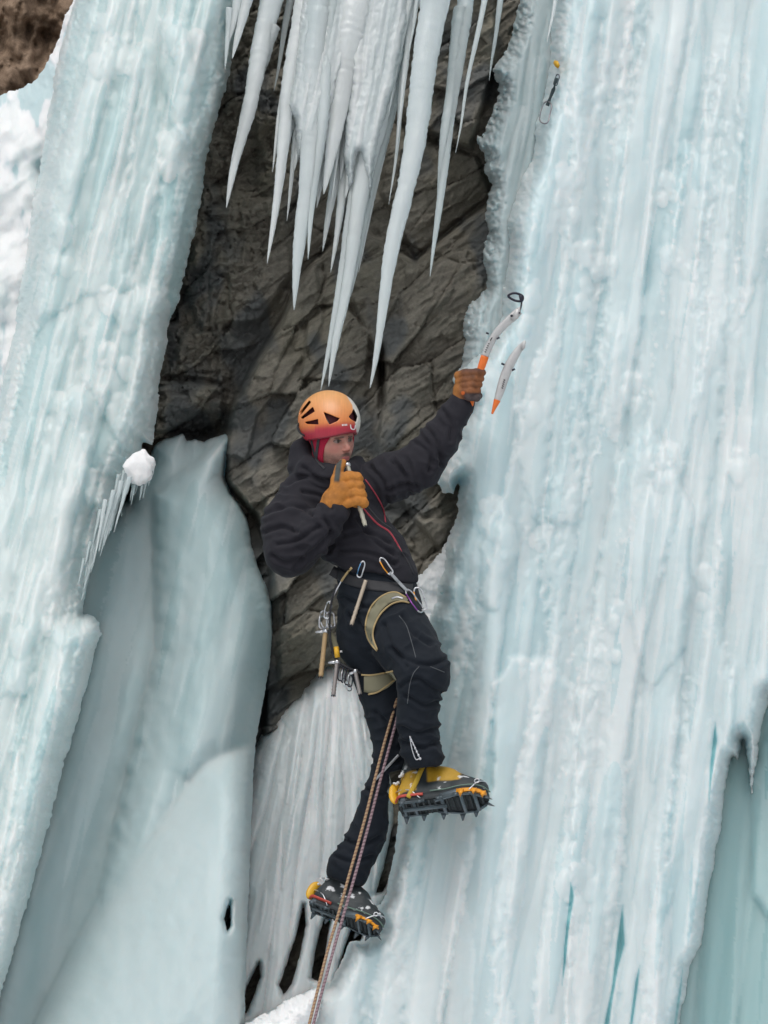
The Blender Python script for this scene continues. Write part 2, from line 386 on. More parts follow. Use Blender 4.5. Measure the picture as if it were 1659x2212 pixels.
def Ywall(x, y):
    return 9.05+0.10*np.sin((x-1100)/170.0)-0.00022*(np.clip(x, 1000, 1500)-1000)+lin(y, 1200, 1900, 0, 0.05)+0.13*smooth(1075, 930, x)*smooth(1150, 1450, y)+0.10*smooth(1080, 960, x)*smooth(700, 800, y)
def plate(H, W, Xg, Yg, poly, h, r=18, wh=None, jag=5, soft=1.0, seed=1.0):
    s = sdist(Xg, Yg, np.array(poly, float))+jag*(pn(Xg*0.05, Yg*0.03, seed)+0.5*pn(Xg*0.16, Yg*0.12, seed+3))
    t = np.clip(1-np.clip(s, 0, None)/r, 0, 1)
    k = np.where(s > 0, np.sqrt(np.clip(1-t*t, 0, 1)), 0)
    H = H+h*k
    if wh is not None: W = np.where(s > 0, W*(1-0.7*k)+wh*0.7*k, W)
    return H, W
def shape_wall(H, W, A, Xg, Yg, xs, ys, sd):
    H = H+0.09*flow_noise(A, Yg, 1/150., 1/420., 3, 2.1)
    W = 0.45+0.35*flow_noise(A, Yg, 1/60., 1/420., 3, 4.4)+0.12*smooth(1500, 900, Yg)
    amp = 0.35+0.65*smooth(1100, 1700, Yg)
    c, rn = columns(A, Yg, 80, 0.9, 3.0); H = H+0.06*c*amp; W = W+(rn-0.5)*0.35*amp
    # big overlapping forms
    H, W = plate(H, W, Xg, Yg, [(1065, 1480), (1062, 1700), (1010, 1790), (985, 1900), (955, 2100), (935, 2300), (1230, 2300), (1235, 1950), (1250, 1620), (1240, 1480), (1180, 1420), (1100, 1420)], 0.055, 14, 0.85, 6, seed=2)
    H, W = plate(H, W, Xg, Yg, [(1245, 1560), (1232, 1800), (1228, 2000), (1216, 2300), (1420, 2300), (1440, 1900), (1470, 1500), (1500, 1100), (1400, 900), (1330, 1000), (1290, 1250)], 0.085, 20, 0.9, 7, seed=5)
    H, W = plate(H, W, Xg, Yg, [(1050, 1120), (1040, 1180), (1036, 1300), (1050, 1322), (1075, 1310), (1090, 1240), (1120, 1190), (1108, 1120), (1080, 1075)], 0.05, 16, 0.8, 7, seed=9)
    H, W = plate(H, W, Xg, Yg, [(1090, 450), (1100, 700), (1120, 1000), (1160, 1130), (1250, 1130), (1280, 800), (1290, 300), (1240, 200), (1160, 330)], 0.05, 30, 0.75, 8, seed=12)
    H, W = plate(H, W, Xg, Yg, [(1380, 700), (1360, 900), (1350, 1300), (1400, 1500), (1480, 1400), (1560, 900), (1580, 400), (1480, 300)], 0.05, 26, 0.75, 8, seed=14)
    W = W-0.12
    H, W = bands(H, W, A, Yg, 95., 900., 0.02, 0.06, 0.34, 101.)
    H, W = bands(H, W, A, Yg, 48., 560., 0.16, 0.03, 0.24, 103.)
    dr = rand_drips(60, (1050, 100, 1750, 2300), (400, 900), (16, 34), (0.03, 0.055), (0.3, 1.0), 11)
    H, W = stamp_drips(H, W, A, Yg, xs, ys, dr)
    dr = rand_drips(110, (930, 0, 1750, 2350), (160, 520), (5, 14), (0.006, 0.014), (0.3, 0.9), 12)
    H, W = stamp_drips(H, W, A, Yg, xs, ys, dr)
    dr = rand_drips(120, (1380, 1100, 1660, 2000), (250, 600), (7, 18), (0.02, 0.04), (0.5, 1.0), 13)
    H, W = stamp_drips(H, W, A, Yg, xs, ys, dr)
    sp = [(1215, 385, 14, 24, 8), (1235, 470, 30, 60, 16), (1270, 580, 40, 60, 12), (1150, 640, 14, 30, 7), (1130, 700, 10, 40, 5), (1130, 890, 30, 24, 8), (1060, 1110, 20, 60, 8), (1095, 1160, 14, 40, 6), (1160, 1150, 28, 20, 5), (1250, 1900, 40, 60, 14), (1010, 1840, 18, 50, 8), (1030, 1770, 20, 20, 5),
          (1440, 380, 20, 90, 8), (1370, 860, 30, 50, 9), (1450, 560, 22, 50, 7), (1330, 1330, 22, 60, 6), (1250, 1560, 14, 50, 7), (1420, 1000, 40, 60, 8), (960, 880, 26, 50, 9), (965, 1040, 14, 20, 4), (1000, 810, 16, 22, 5), (955, 1240, 14, 36, 8), (1520, 1300, 16, 60, 6), (1590, 1000, 20, 80, 5), (1300, 200, 30, 60, 5)]
    H, W = stamp_bumps(H, W, Xg, Yg, xs, ys, clusters(sp, 5, 0.042, (0.7, 1.0), (7, 22)))
    c2, _ = columns(A, Yg, 12, 1.2, 9.0, 1.0); H = H+0.0015*c2*(0.4+0.6*smooth(-0.2, 0.5, flow_noise(A, Yg, 1/90., 1/200., 2, 7.7)))
    H = H+0.004*fbm(Xg*0.06, Yg*0.045, 2.0, o=4)+0.0010*fbm(Xg*0.22, Yg*0.15, 5.0, o=2)
    for sl in SLOTS:
        s = sdist(Xg, Yg, np.array(sl, float)); H = H-0.07*smooth(-3, 5, s); W = W*(1-smooth(-1.5, 1.5, s))-1.1*smooth(-1.5, 1.5, s)
    bd = []; rq = random.Random(77)
    for (x0, y0, x1, y1, n) in [(1440, 560, 1385, 930, 60), (1290, 1330, 1238, 1520, 50), (1350, 1230, 1310, 1480, 36), (1560, 1150, 1545, 1420, 40), (1150, 450, 1130, 760, 24), (1430, 1000, 1330, 1180, 60), (1260, 1850, 1235, 2100, 30), (1500, 250, 1430, 640, 50), (1095, 1090, 1065, 1220, 24), (1240, 1320, 1215, 1700, 40), (1620, 300, 1560, 900, 50), (1350, 60, 1300, 500, 40)]:
        for _ in range(n*2//3):
            t = rq.random(); bd.append((x0+(x1-x0)*t+rq.gauss(0, 5), y0+(y1-y0)*t+rq.gauss(0, 5), rq.uniform(2.2, 5.0), rq.uniform(0.004, 0.012), rq.uniform(0.7, 1.0)))
    H, W = stamp_bumps(H, W, Xg, Yg, xs, ys, bd)
    W = np.where(W > -0.4, 0.5+(W-0.5)*0.78, W)
    # snow lying at the foot
    f = smooth(900, 600, Xg+0.35*(2212-Yg))*smooth(2020, 2120, Yg); W = W*(1-f)+1.0*f
    return H, W
wall = sheet('ice_wall', WALL, Ywall, MI['right'], 2.3, 48, 0.5, 6.0, (), 0.7, shape_wall, power=2.2, relief=0.38, soft=3)
tag(wall, 'broad bluish white frozen waterfall wall the climber is scaling, filling the right side', 'ice wall')
def shape_teal(H, W, A, Xg, Yg, xs, ys, sd):
    c, rn = columns(A, Yg, 90, 0.6, 13.0); H = 0.08*c
    W = 0.4+0.4*flow_noise(A, Yg, 1/70., 1/500., 3, 6.4)
    H, W = plate(H, W, Xg, Yg, [(1626, 1690), (1622, 1800), (1626, 1930), (1660, 1985), (1800, 1990), (1800, 1600), (1650, 1600)], 0.06, 20, 1.0, 3)
    return stamp_drips(H, W, A, Yg, xs, ys, rand_drips(40, (1180, 1500, 1800, 2400), (300, 700), (6, 24), (0.01, 0.03), (0.1, 0.7), 31))
teal = sheet('ice_backing', [(1180, 1420), (1165, 2430), (1950, 2430), (1950, 1420)], lambda x, y: 9.28+0*x, MI['teal'], 4.5, 40, 0.2, 4, (), 0.6, shape_teal)
tag(teal, 'dark teal clear ice seen behind the ragged right edge of the big ice wall', 'ice')

# ---- grey curtain standing behind the wall's left edge
STRIP = [(1118, -200), (1122, 0), (1112, 40), (1108, 70), (1096, 110), (1064, 150), (1078, 185), (1070, 230), (1060, 262), (1046, 290), (1032, 298), (1033, 320), (1046, 340), (1050, 372), (1060, 400), (1052, 450), (1056, 500), (1046, 562), (1050, 620), (1034, 640), (1016, 662), (1006, 690), (1004, 740), (1000, 772), (986, 800), (992, 900), (1230, 900), (1260, 400), (1260, -200)]
def shape_strip(H, W, A, Xg, Yg, xs, ys, sd):
    c, rn = columns(A, Yg, 34, 0.8, 23.0); H = 0.035*c; W = 0.5+0.5*flow_noise(A, Yg, 1/40., 1/300., 3, 1.4)+0.3*smooth(30, 0, sd)
    H, W = stamp_drips(H, W, A, Yg, xs, ys, rand_drips(70, (1020, 0, 1220, 860), (120, 400), (5, 16), (0.012, 0.03), (0.2, 0.9), 41))
    H, W = stamp_bumps(H, W, Xg, Yg, xs, ys, clusters([(1045, 310, 18, 24, 12), (1085, 130, 18, 40, 10), (1075, 330, 14, 30, 6), (1030, 690, 20, 50, 10)], 6, 0.03, (0.6, 0.9), (4, 14)))
    return H+0.004*fbm(Xg*0.1, Yg*0.08, 2.0, o=3), W
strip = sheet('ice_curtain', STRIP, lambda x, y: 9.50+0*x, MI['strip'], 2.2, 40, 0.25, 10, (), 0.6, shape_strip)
tag(strip, 'grey shaded ice curtain with a ragged edge between the rock and the bright ice wall', 'ice curtain')
# snowy ledge between the climber's hip and the wall
led = sheet('snow_ledge', [(1000, 1090), (985, 1120), (960, 1185), (925, 1222), (895, 1250), (885, 1330), (890, 1500), (1000, 1500), (1020, 1200)], lambda x, y: 9.75+0*x, MI['snowrock'], 2.6, 25, 0.12, 8, (), 0.4,
            lambda H, W, A, Xg, Yg, xs, ys, sd: (0.07*fbm(Xg*0.03, Yg*0.03, 1.0, o=5)+0.03*np.abs(fbm((Xg+Yg*0.7)*0.06, (Yg-Xg)*0.015, 4.0, o=3)), 0.75+0.5*pn(Xg*0.05, Yg*0.06)))
tag(led, 'snow and rime caked on rock behind the climber\'s hip', 'snow ledge', kind='structure')

# ---- left pillar
LEFT = [(190, -200), (166, 0), (150, 40), (128, 110), (112, 200), (104, 262), (92, 330), (72, 430), (60, 520), (48, 600), (38, 660), (30, 720), (0, 860), (-60, 1100), (-250, 1500), (-300, 2420), (-60, 2420), (2, 2150), (60, 1950), (110, 1765), (140, 1640), (172, 1540), (190, 1480), (204, 1410), (219, 1372), (214, 1345), (196, 1328), (180, 1325), (188, 1250), (215, 1180), (222, 1120), (240, 1140), (256, 1040), (262, 1120), (276, 1020), (290, 1090), (300, 985), (312, 960), (330, 962), (333, 930), (344, 850), (350, 800), (362, 740), (370, 690), (388, 640), (402, 585), (418, 510), (436, 435), (441, 390), (443, 350), (456, 300), (470, 255), (490, 180), (510, 95), (528, 20), (540, -200)]
def shape_left(H, W, A, Xg, Yg, xs, ys, sd):
    H = H+0.10*flow_noise(A, Yg, 1/140., 1/300., 3, 12.1)
    W = 0.5+0.4*flow_noise(A, Yg, 1/50., 1/380., 3, 14.4)
    c, rn = columns(A, Yg, 64, 0.9, 33.0); H = H+0.035*c; W = W+(rn-0.5)*0.3
    H, W = plate(H, W, Xg, Yg, [(240, 90), (300, 100), (330, 140), (345, 300), (350, 420), (330, 520), (300, 620), (180, 640), (90, 700), (60, 640), (130, 300), (180, 130)], 0.05, 30, 0.7, 8, seed=21)
    H, W = plate(H, W, Xg, Yg, [(345, 40), (375, 30), (410, 45), (415, 130), (440, 180), (430, 300), (400, 320), (370, 260), (345, 150)], 0.06, 18, 0.85, 6, seed=22)
    H, W = plate(H, W, Xg, Yg, [(180, 720), (280, 580), (350, 640), (365, 720), (350, 850), (300, 1000), (250, 950), (180, 820)], 0.06, 26, 0.8, 8, seed=23)
    H, W = plate(H, W, Xg, Yg, [(120, 860), (170, 830), (200, 900), (180, 1050), (120, 1300), (60, 1500), (0, 1500), (40, 1150), (90, 960)], 0.05, 26, 0.85, 8, seed=24)
    H, W = plate(H, W, Xg, Yg, [(120, 1340), (180, 1320), (225, 1360), (205, 1420), (190, 1500), (100, 1800), (0, 2200), (-60, 2200), (40, 1700), (90, 1450)], 0.07, 22, 0.9, 6, seed=25)
    W = W-0.12
    H, W = bands(H, W, A, Yg, 60., 500., 0.02, 0.05, 0.28, 111.)
    H, W = bands(H, W, A, Yg, 28., 300., 0.12, 0.03, 0.26, 113.)
    s = sdist(Xg, Yg, np.array([(450, 350), (443, 430), (402, 600), (372, 700), (355, 690), (366, 620), (384, 540), (402, 440), (425, 380)], float))+2*pn(Xg*0.06, Yg*0.05); k = smooth(-2, 3, s); H = H*(1-k)-0.18*smooth(0, 40, s)*1.0-0.02*k; W = W*(1-k)+0.15*k  # receding right facet: set back, with its shade put into the ice tint
    dr = rand_drips(60, (-60, 100, 520, 2300), (300, 700), (14, 30), (0.025, 0.05), (0.3, 1.0), 51)
    H, W = stamp_drips(H, W, A, Yg, xs, ys, dr)
    dr = rand_drips(130, (-60, 0, 520, 2300), (120, 420), (4, 12), (0.006, 0.014), (0.3, 0.9), 52)
    H, W = stamp_drips(H, W, A, Yg, xs, ys, dr)
    sp = [(215, 40, 30, 20, 5), (280, 115, 36, 26, 10), (395, 75, 22, 30, 10), (400, 160, 26, 60, 14), (380, 330, 26, 50, 10), (250, 130, 60, 30, 6), (300, 640, 50, 60, 16), (340, 740, 18, 80, 14), (250, 840, 40, 80, 10), (150, 880, 40, 60, 8), (90, 1380, 60, 50, 6), (200, 1360, 14, 30, 6), (120, 500, 30, 120, 10), (200, 1050, 40, 60, 6)]
    H, W = stamp_bumps(H, W, Xg, Yg, xs, ys, clusters(sp, 8, 0.058, (0.7, 1.0), (9, 28)))
    c2, _ = columns(A, Yg, 11, 1.2, 39.0, 1.0); H = H+0.0015*c2*(0.3+0.7*smooth(-0.2, 0.5, flow_noise(A, Yg, 1/90., 1/200., 2, 17.7)))
    return H+0.004*fbm(Xg*0.06, Yg*0.045, 12.0, o=4)+0.0010*fbm(Xg*0.22, Yg*0.15, 15.0, o=2), W
left = sheet('ice_pillar', LEFT, lambda x, y: 9.25-0.0002*(x-200)*0+lin(y, 900, 2212, 0.0, -0.45), MI['left'], 2.3, 90, 0.4, 6.5, (), 0.7, shape_left, power=2.4, relief=0.42, soft=3)
tag(left, 'tall pale green ice pillar on the left with a knobbly, streaked face', 'ice pillar')

# ---- snowy shoulder beyond the pillar, and brown cliff above it
sh = sheet('snow_slope', [(-300, 420), (0, 205), (45, 190), (78, 172), (100, 140), (118, 108), (138, 42), (160, 5), (190, -200), (420, -200), (230, 700), (150, 1500), (-300, 1900)], lambda x, y: 10.05+0*x, MI['snow'], 3.0, 60, 0.35, 6, (), 0.8,
           lambda H, W, A, Xg, Yg, xs, ys, sd: (0.16*fbm(Xg*0.011, Yg*0.009, 21.0, o=3)+0.02*smooth(0.1, 0.3, fbm(Xg*0.02+Yg*0.02, Yg*0.012, 7.0, o=4)), 0.95-1.4*smooth(0.0, 0.35, fbm(Xg*0.02, Yg*0.008, 9.0, o=4))))
tag(sh, kind='structure')
def rock_grid(name, xs, ys, Yf, mat, wet=None):
    Xg, Yg = np.meshgrid(xs, ys); Yw = Yf(Xg, Yg); V = PY(Xg, Yg, Yw).reshape(-1, 3)
    idx = np.arange(Xg.size).reshape(Xg.shape)
    F = np.stack([idx[:-1, :-1].ravel(), idx[1:, :-1].ravel(), idx[1:, 1:].ravel(), idx[:-1, 1:].ravel()], axis=1)
    wt = wet(Xg, Yg).ravel() if wet else np.zeros(Xg.size)
    return mesh_obj(name, V, F, mat, attrs={'wet': wt})
def Yfar(x, y):
    c = columns(fan(x, y), y, 46, 1.6, 4.0)[0]
    return 12.6-0.20*fbm(x*0.012, y*0.008, 31.0, o=3)-0.05*c-0.06*fbm(x*0.06, y*0.04, 6.0, o=3)
far = rock_grid('cliff', np.arange(-400, 420, 4.0), np.arange(-300, 700, 4.0), Yfar, MROCK2); tag(far, kind='structure')
# ---- main rock face
def terr(v, n, k=0.25):
    a = v*n; i = np.floor(a); f = a-i
    return (i+smooth(0.5-k, 0.5+k, f))/n
SLABS = [  # polygon, rise, bevel
    ([(640, 610), (760, 480), (900, 560), (1060, 420), (1100, 700), (1060, 1000), (980, 1280), (700, 1560), (560, 1600), (580, 1200), (545, 1120), (480, 1040), (485, 960), (500, 880), (560, 770)], 0.20, 16),
    ([(640, 610), (690, 560), (700, 700), (640, 800), (560, 900), (530, 1000), (485, 985), (490, 890), (560, 760)], 0.05, 8),
    ([(750, 640), (900, 620), (1080, 420), (1150, 500), (1150, 900), (960, 1200), (800, 1000), (830, 800)], 0.07, 10),
    ([(660, 690), (740, 650), (800, 720), (790, 830), (650, 820)], 0.05, 6),
    ([(340, 820), (480, 830), (490, 900), (470, 925), (330, 945)], 0.12, 12),
    ([(380, 700), (470, 690), (560, 740), (480, 830), (340, 810)], 0.05, 14),
    ([(520, 200), (700, 100), (720, 420), (600, 520), (560, 420)], 0.05, 20),
    ([(450, 380), (620, 430), (640, 600), (560, 700), (420, 700), (380, 620)], 0.07, 16),
    ([(840, -50), (1080, -50), (1070, 140), (1020, 330), (860, 260)], 0.14, 14),
    ([(840, 260), (1030, 340), (1060, 420), (900, 560), (820, 420)], 0.05, 10),
    ([(560, 1060), (980, 1120), (960, 1260), (600, 1480), (590, 1300)], 0.05, 14)]
def voro(x, y, seed):
    xi = np.floor(x); yi = np.floor(y); best = np.full(x.shape, 9e9); sec = best.copy(); r1 = np.zeros(x.shape); tx = r1.copy(); ty = r1.copy()
    for dy in (-1, 0, 1):
        for dx in (-1, 0, 1):
            cx = xi+dx; cy = yi+dy; h = np.sin(cx*127.1+cy*311.7+seed*17.3)*43758.5453; h = h-np.floor(h); g = np.sin(cx*269.5+cy*183.3+seed*9.1)*43758.5453; g = g-np.floor(g)
            px = x-(cx+0.1+0.8*h); py = y-(cy+0.1+0.8*g); d = px*px+py*py; n = d < best
            sec = np.where(n, best, np.minimum(sec, d)); best = np.where(n, d, best)
            k = (h*7.13+g*3.7) % 1.0; r1 = np.where(n, k, r1); tx = np.where(n, px*(2*h-1)+py*(2*g-1), tx)
    return r1, tx, np.sqrt(sec)-np.sqrt(best)
def Yrock(x, y):
    lf = smooth(620, 480, x+0.25*(y-700))
    a_ = (14+30*lf); wx = x+a_*fbm(x*0.006, y*0.006, 1.0, o=2)+3*pn(x*0.05, y*0.05, 2.2); wy = y+a_*fbm(x*0.006+9, y*0.006, 2.0, o=2)+3*pn(x*0.05, y*0.05, 6.2)
    u = wx*0.60+wy*0.80; v = wx*0.80-wy*0.60      # v runs up the bedding
    h = 0.10*fbm(x*0.005, y*0.005, 41.0, o=2)
    r1, t1, e1 = voro(u/85., v/230., 1.0); h = h+0.07*r1+0.09*t1-0.015*smooth(0.05, 0.0, e1)
    r2, t2, e2 = voro(u/26., v/90., 2.0); h = h+0.014*r2+0.022*t2-0.006*smooth(0.06, 0.0, e2)*(0.5+lf)
    r3, t3, e3 = voro(u/8., v/40., 3.0); h = h+0.004*r3+0.007*t3
    h = h+lf*(0.04*voro(x/46.+pn(x*.02, y*.02), y/38., 5.0)[1]+0.03*voro(x/17., y/15., 6.0)[1])
    h = h+0.010*fbm(u*0.10, v*0.03, 49.0, o=3)+0.0035*fbm(u*0.4, v*0.15, 3.0, o=2)
    for p, k, r in SLABS:
        s = sdist(wx*0.5+x*0.5, wy*0.5+y*0.5, np.array(p, float)); h = h+k*smooth(-2, r, s)
    h = h-0.25*np.exp(-(((x-430)/70)**2+((y-925)/36)**2))
    h = h-0.20*np.exp(-(((x-825)/6.0)**2))*smooth(730, 780, y)*smooth(900, 840, y)
    return 10.15+lin(y, 0, 900, -0.15, 0.1)+0.15*smooth(1350, 1480, y)-0.20*smooth(1700, 1900, y)-h
def wet(x, y):
    d = smooth(0.05, 0.5, fbm(x*0.010, y*0.007, 61.0, o=3)+0.35*smooth(620, 420, x)*smooth(500, 700, y))*0.8
    return np.clip(d+0.8*smooth(1080, 1200, y)*smooth(640, 560, x)*smooth(1800, 1700, y), 0, 0.9)
xr = np.concatenate([np.arange(200, 290, 20), np.arange(290, 1180, 2.6), np.arange(1190, 2200, 26)])
yr = np.concatenate([np.arange(-700, -60, 26), np.arange(-50, 2240, 2.9), np.arange(2250, 3300, 26)])
rock = rock_grid('rock_face', xr, yr, Yrock, MROCK, wet); tag(rock, kind='structure')

# ---- shaded ice inside the alcove
CAVE = [(150, 1100), (270, 1080), (322, 985), (332, 962), (352, 948), (378, 942), (396, 936), (404, 952), (420, 948), (440, 955), (462, 944), (486, 938), (498, 945), (494, 990), (486, 1030), (498, 1062), (520, 1090), (536, 1130), (544, 1180), (556, 1222), (576, 1270), (588, 1310), (590, 1372), (584, 1430), (572, 1500), (558, 1572), (548, 1640), (520, 2430), (-400, 2430), (-400, 1700)]
def shape_cave(H, W, A, Xg, Yg, xs, ys, sd):
    H = 0.12*flow_noise(A, Yg, 1/120., 1/520., 2, 62.1)
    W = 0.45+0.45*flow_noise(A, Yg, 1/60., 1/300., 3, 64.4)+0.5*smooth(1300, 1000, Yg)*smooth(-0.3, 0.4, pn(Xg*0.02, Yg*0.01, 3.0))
    H, W = plate(H, W, Xg, Yg, [(330, 1060), (380, 1030), (470, 960), (500, 940), (480, 1060), (540, 1150), (620, 1330), (600, 1640), (420, 1700), (300, 2000), (200, 2000), (340, 1400)], 0.30, 110, None, 6, seed=31)
    s = sdist(Xg, Yg, np.array([(760, 1586), (560, 1586), (500, 1586), (440, 1600), (400, 1628), (350, 1700), (300, 1770), (250, 1850), (205, 1940), (150, 2050), (60, 2230), (-40, 2480), (760, 2480)], float)); t = np.clip(1-np.clip(s, 0, None)/320, 0, 1)
    hb = np.where(s > 0, -0.20+0.95*np.sqrt(np.clip(1-t*t, 0, 1)), -0.6+0*s)
    H, W = stamp_drips(H, W, A, Yg, xs, ys, rand_drips(26, (60, 1300, 300, 2300), (400, 800), (20, 44), (0.02, 0.04), (0.3, 0.8), 71)+rand_drips(60, (100, 1150, 500, 2000), (200, 500), (8, 18), (0.008, 0.018), (0.2, 0.9), 72))
    kk = 0.05; mx = np.clip(0.5+0.5*(hb-H)/kk, 0, 1); H = H*(1-mx)+hb*mx+kk*mx*(1-mx); W = W*(1-mx)+(0.75+0.3*pn(Xg*0.006, Yg*0.004, 3.0))*mx
    return H+0.010*fbm(Xg*0.03, Yg*0.02, 12.0, o=4)+0.004*fbm(Xg*0.12, Yg*0.07, 2.0, o=3), W
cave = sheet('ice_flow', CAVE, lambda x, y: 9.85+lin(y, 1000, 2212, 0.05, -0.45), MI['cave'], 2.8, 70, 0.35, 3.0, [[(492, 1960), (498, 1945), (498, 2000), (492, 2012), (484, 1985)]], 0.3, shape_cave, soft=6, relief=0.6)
tag(cave, 'dim blue grey ice filling the alcove under the left pillar', 'ice flow')
# ---- white drapery below the climber
CONE = [(712, 1424), (690, 1440), (655, 1480), (640, 1500), (612, 1530), (590, 1560), (560, 1600), (540, 1650), (526, 1700), (506, 1780), (492, 1860), (486, 1940), (492, 1950), (500, 1942), (496, 2010), (482, 2060), (470, 2130), (455, 2215), (440, 2330), (860, 2330), (830, 2140), (845, 1960), (855, 1800), (838, 1640), (822, 1570), (800, 1500), (770, 1450), (740, 1428)]
CH = [[(656, 1955), (660, 2000), (648, 2060), (630, 2125), (612, 2150), (604, 2128), (620, 2080), (640, 2020)], [(702, 1985), (712, 1990), (702, 2060), (692, 2122), (672, 2112), (680, 2060), (692, 2010)],
      [(760, 2000), (790, 1990), (770, 2060), (740, 2160), (718, 2160), (735, 2080)], [(855, 1760), (862, 1800), (848, 1870), (828, 1925), (812, 1930), (830, 1870), (845, 1800)], [(560, 2080), (562, 2110), (548, 2150), (532, 2190), (520, 2185), (534, 2130)]]
def shape_cone(H, W, A, Xg, Yg, xs, ys, sd):
    ap = (Xg-700)/(Yg-1250)*700+700; B = 0.45*ap+0.55*A
    c, rn = columns(B, Yg, 38, 0.7, 53.0); H = 0.06*c*smooth(1430, 1700, Yg); W = 0.55+(rn-0.5)*0.5+0.35*flow_noise(B, Yg, 1/20., 1/300., 3, 91.)
    H = H+0.04*flow_noise(B, Yg, 1/90., 1/300., 2, 92.)
    H, W = stamp_drips(H, W, B, Yg, xs, ys, [(x, y, l, w_, h_, q) for (x, y, l, w_, h_, q) in rand_drips(120, (480, 1600, 860, 2300), (200, 550), (5, 15), (0.012, 0.03), (0.3, 1.0), 93)])
    c2, _ = columns(B, Yg, 10, 1.1, 59.0, 1.0); H = H+0.007*c2*smooth(1480, 1750, Yg)
    return H+0.004*fbm(Xg*0.06, Yg*0.045, 92.0, o=4), W
cone = sheet('ice_drapery', CONE, lambda x, y: 9.95+lin(y, 1430, 2212, 0.1, -0.1), MI['grey'], 2.2, 60, 0.30, 4.0, CH, 0.02, shape_cone, relief=0.75, soft=1)
tag(cone, 'fluted greyish white ice drapery hanging over dark gaps below the climber', 'ice drapery')
cone2 = sheet('ice_drapery', [(640, 1480), (612, 1510), (580, 1560), (560, 1590), (535, 1650), (520, 1700), (600, 1800), (700, 1500)], lambda x, y: 10.2+0*x, MI['grey'], 3.0, 30, 0.15, 3, (), 0.2, lambda H, W, A, Xg, Yg, xs, ys, sd: (0.03*columns(A, Yg, 22, 0.7, 5.0)[0], W+0.1))
tag(cone2, 'thin grey veil of ice on the rock beside the top of the fluted drapery', 'ice drapery')

# ---- hanging ice
def cone_verts(top, tip, r0, seed, n=18, m=150, rough=1.0, bend=0.0):
    top = np.array(top, float); tip = np.array(tip, float)
    t = np.linspace(0, 1, m); L = np.linalg.norm(tip-top)
    C = top+(tip-top)*t[:, None]; C[:, 0] += 0.012*L*pn(t*3+seed, seed*1.3)+bend*np.sin(t*np.pi); C[:, 1] += 0.012*L*pn(t*3+seed+9, seed*1.7)
    prof = np.clip(1-t, 0, 1)**0.62*(1-0.10*t)
    r = r0*prof*(1+0.10*rough*pn(t*L*9+seed, seed*0.7)+0.06*rough*pn(t*L*38+seed, seed*0.7)+0.07*rough*pn(t*L*95+seed, seed*0.9))
    r = np.maximum(r, 0.0012)
    th = np.linspace(0, 2*np.pi, n, endpoint=False)
    TH, T = np.meshgrid(th, t)
    rr = r[:, None]*(1+0.14*rough*pn(np.cos(TH)*1.3+seed, np.sin(TH)*1.3, T*L*2.2)+0.07*rough*pn(np.cos(TH)*2.6+seed, np.sin(TH)*2.6, T*L*48))
    V = np.stack([C[:, 0][:, None]+rr*np.cos(TH), C[:, 1][:, None]+rr*np.sin(TH)*0.8, C[:, 2][:, None]+0*rr], axis=-1).reshape(-1, 3)
    F = [(i*n+j, (i+1)*n+j, (i+1)*n+(j+1) % n, i*n+(j+1) % n) for i in range(m-1) for j in range(n)]+[tuple(range(n)), tuple((m-1)*n+j for j in range(n))[::-1]]
    return V, F
def pq(x, y, Y): return PY(np.array([x], float), np.array([y], float), np.array([Y], float))[0]
def icicle(name, tops, tips, hw, Y, seed, label=None, group=None, extra=0, mat=None):
    """top/tip in picture units; the body carries on up out of the frame"""
    b = MB(); Wt = []
    for k, ((x0, y0), (x1, y1), h_) in enumerate(zip(tops, tips, hw)):
        a = fan(x0, y0)*0.35+0; dx = (x1-x0)/(y1-y0)
        yt = -150.0 if y0 <= 5 else y0
        xt = x0+dx*(yt-y0)
        f = ((y1-yt)/(y1-y0))**0.62
        V, F = cone_verts(pq(xt, yt, Y), pq(x1, y1, Y), h_*f*PX*1.0, seed+k*3.7); b.add(V, F); Wt.append(np.full(len(V), 0.55+0.3*math.sin(seed+k)))
    o = mesh_obj(name, np.concatenate(b.v), b.f, mat or MI['icicle'], attrs={'white': np.concatenate(Wt)})
    tag(o, label, 'icicle', 'icicles hanging in front of the rock'); return o
icicle('icicle', [(590, 0), (586, 60)], [(490, 446), (500, 345)], [30, 22], 9.35, 1.0, 'thick white icicle hanging beside the top of the left ice pillar')
icicle('icicle', [(629, 0)], [(591, 197)], [10], 9.45, 2.0, 'short thin icicle between the thick left icicle and the wide ice curtain')
icicle('icicle', [(940, 0)], [(798, 838)], [36], 9.10, 3.0, 'longest single icicle, tapering to a point to the right of the helmet')
icicle('icicle', [(1006, 0), (996, 20), (1046, 0)], [(932, 597), (939, 485), (985, 330)], [22, 20, 8], 9.20, 4.0, 'forked icicle with two tips hanging right of the longest icicle')
icicle('icicle', [(1080, 0)], [(1057, 173)], [8], 9.42, 5.0, 'slim short icicle beside the grey curtain\'s upper edge')
icicle('icicle', [(903, 0)], [(880, 128)], [6], 9.25, 6.0, 'tiny icicle in the gap between the wide curtain and the longest icicle')
icicle('icicle', [(1200, 0)], [(1182, 92)], [5], 8.85, 7.0, 'tiny icicle at the top edge of the bright ice wall above the yellow hanger')
# fringe of the pillar top
icicle('icicle', [(535, 0), (515, 0), (497, 20)], [(503, 127), (496, 90), (486, 150)], [16, 14, 10], 9.3, 8.0, 'cluster of short icicles fused to the top right edge of the left ice pillar')
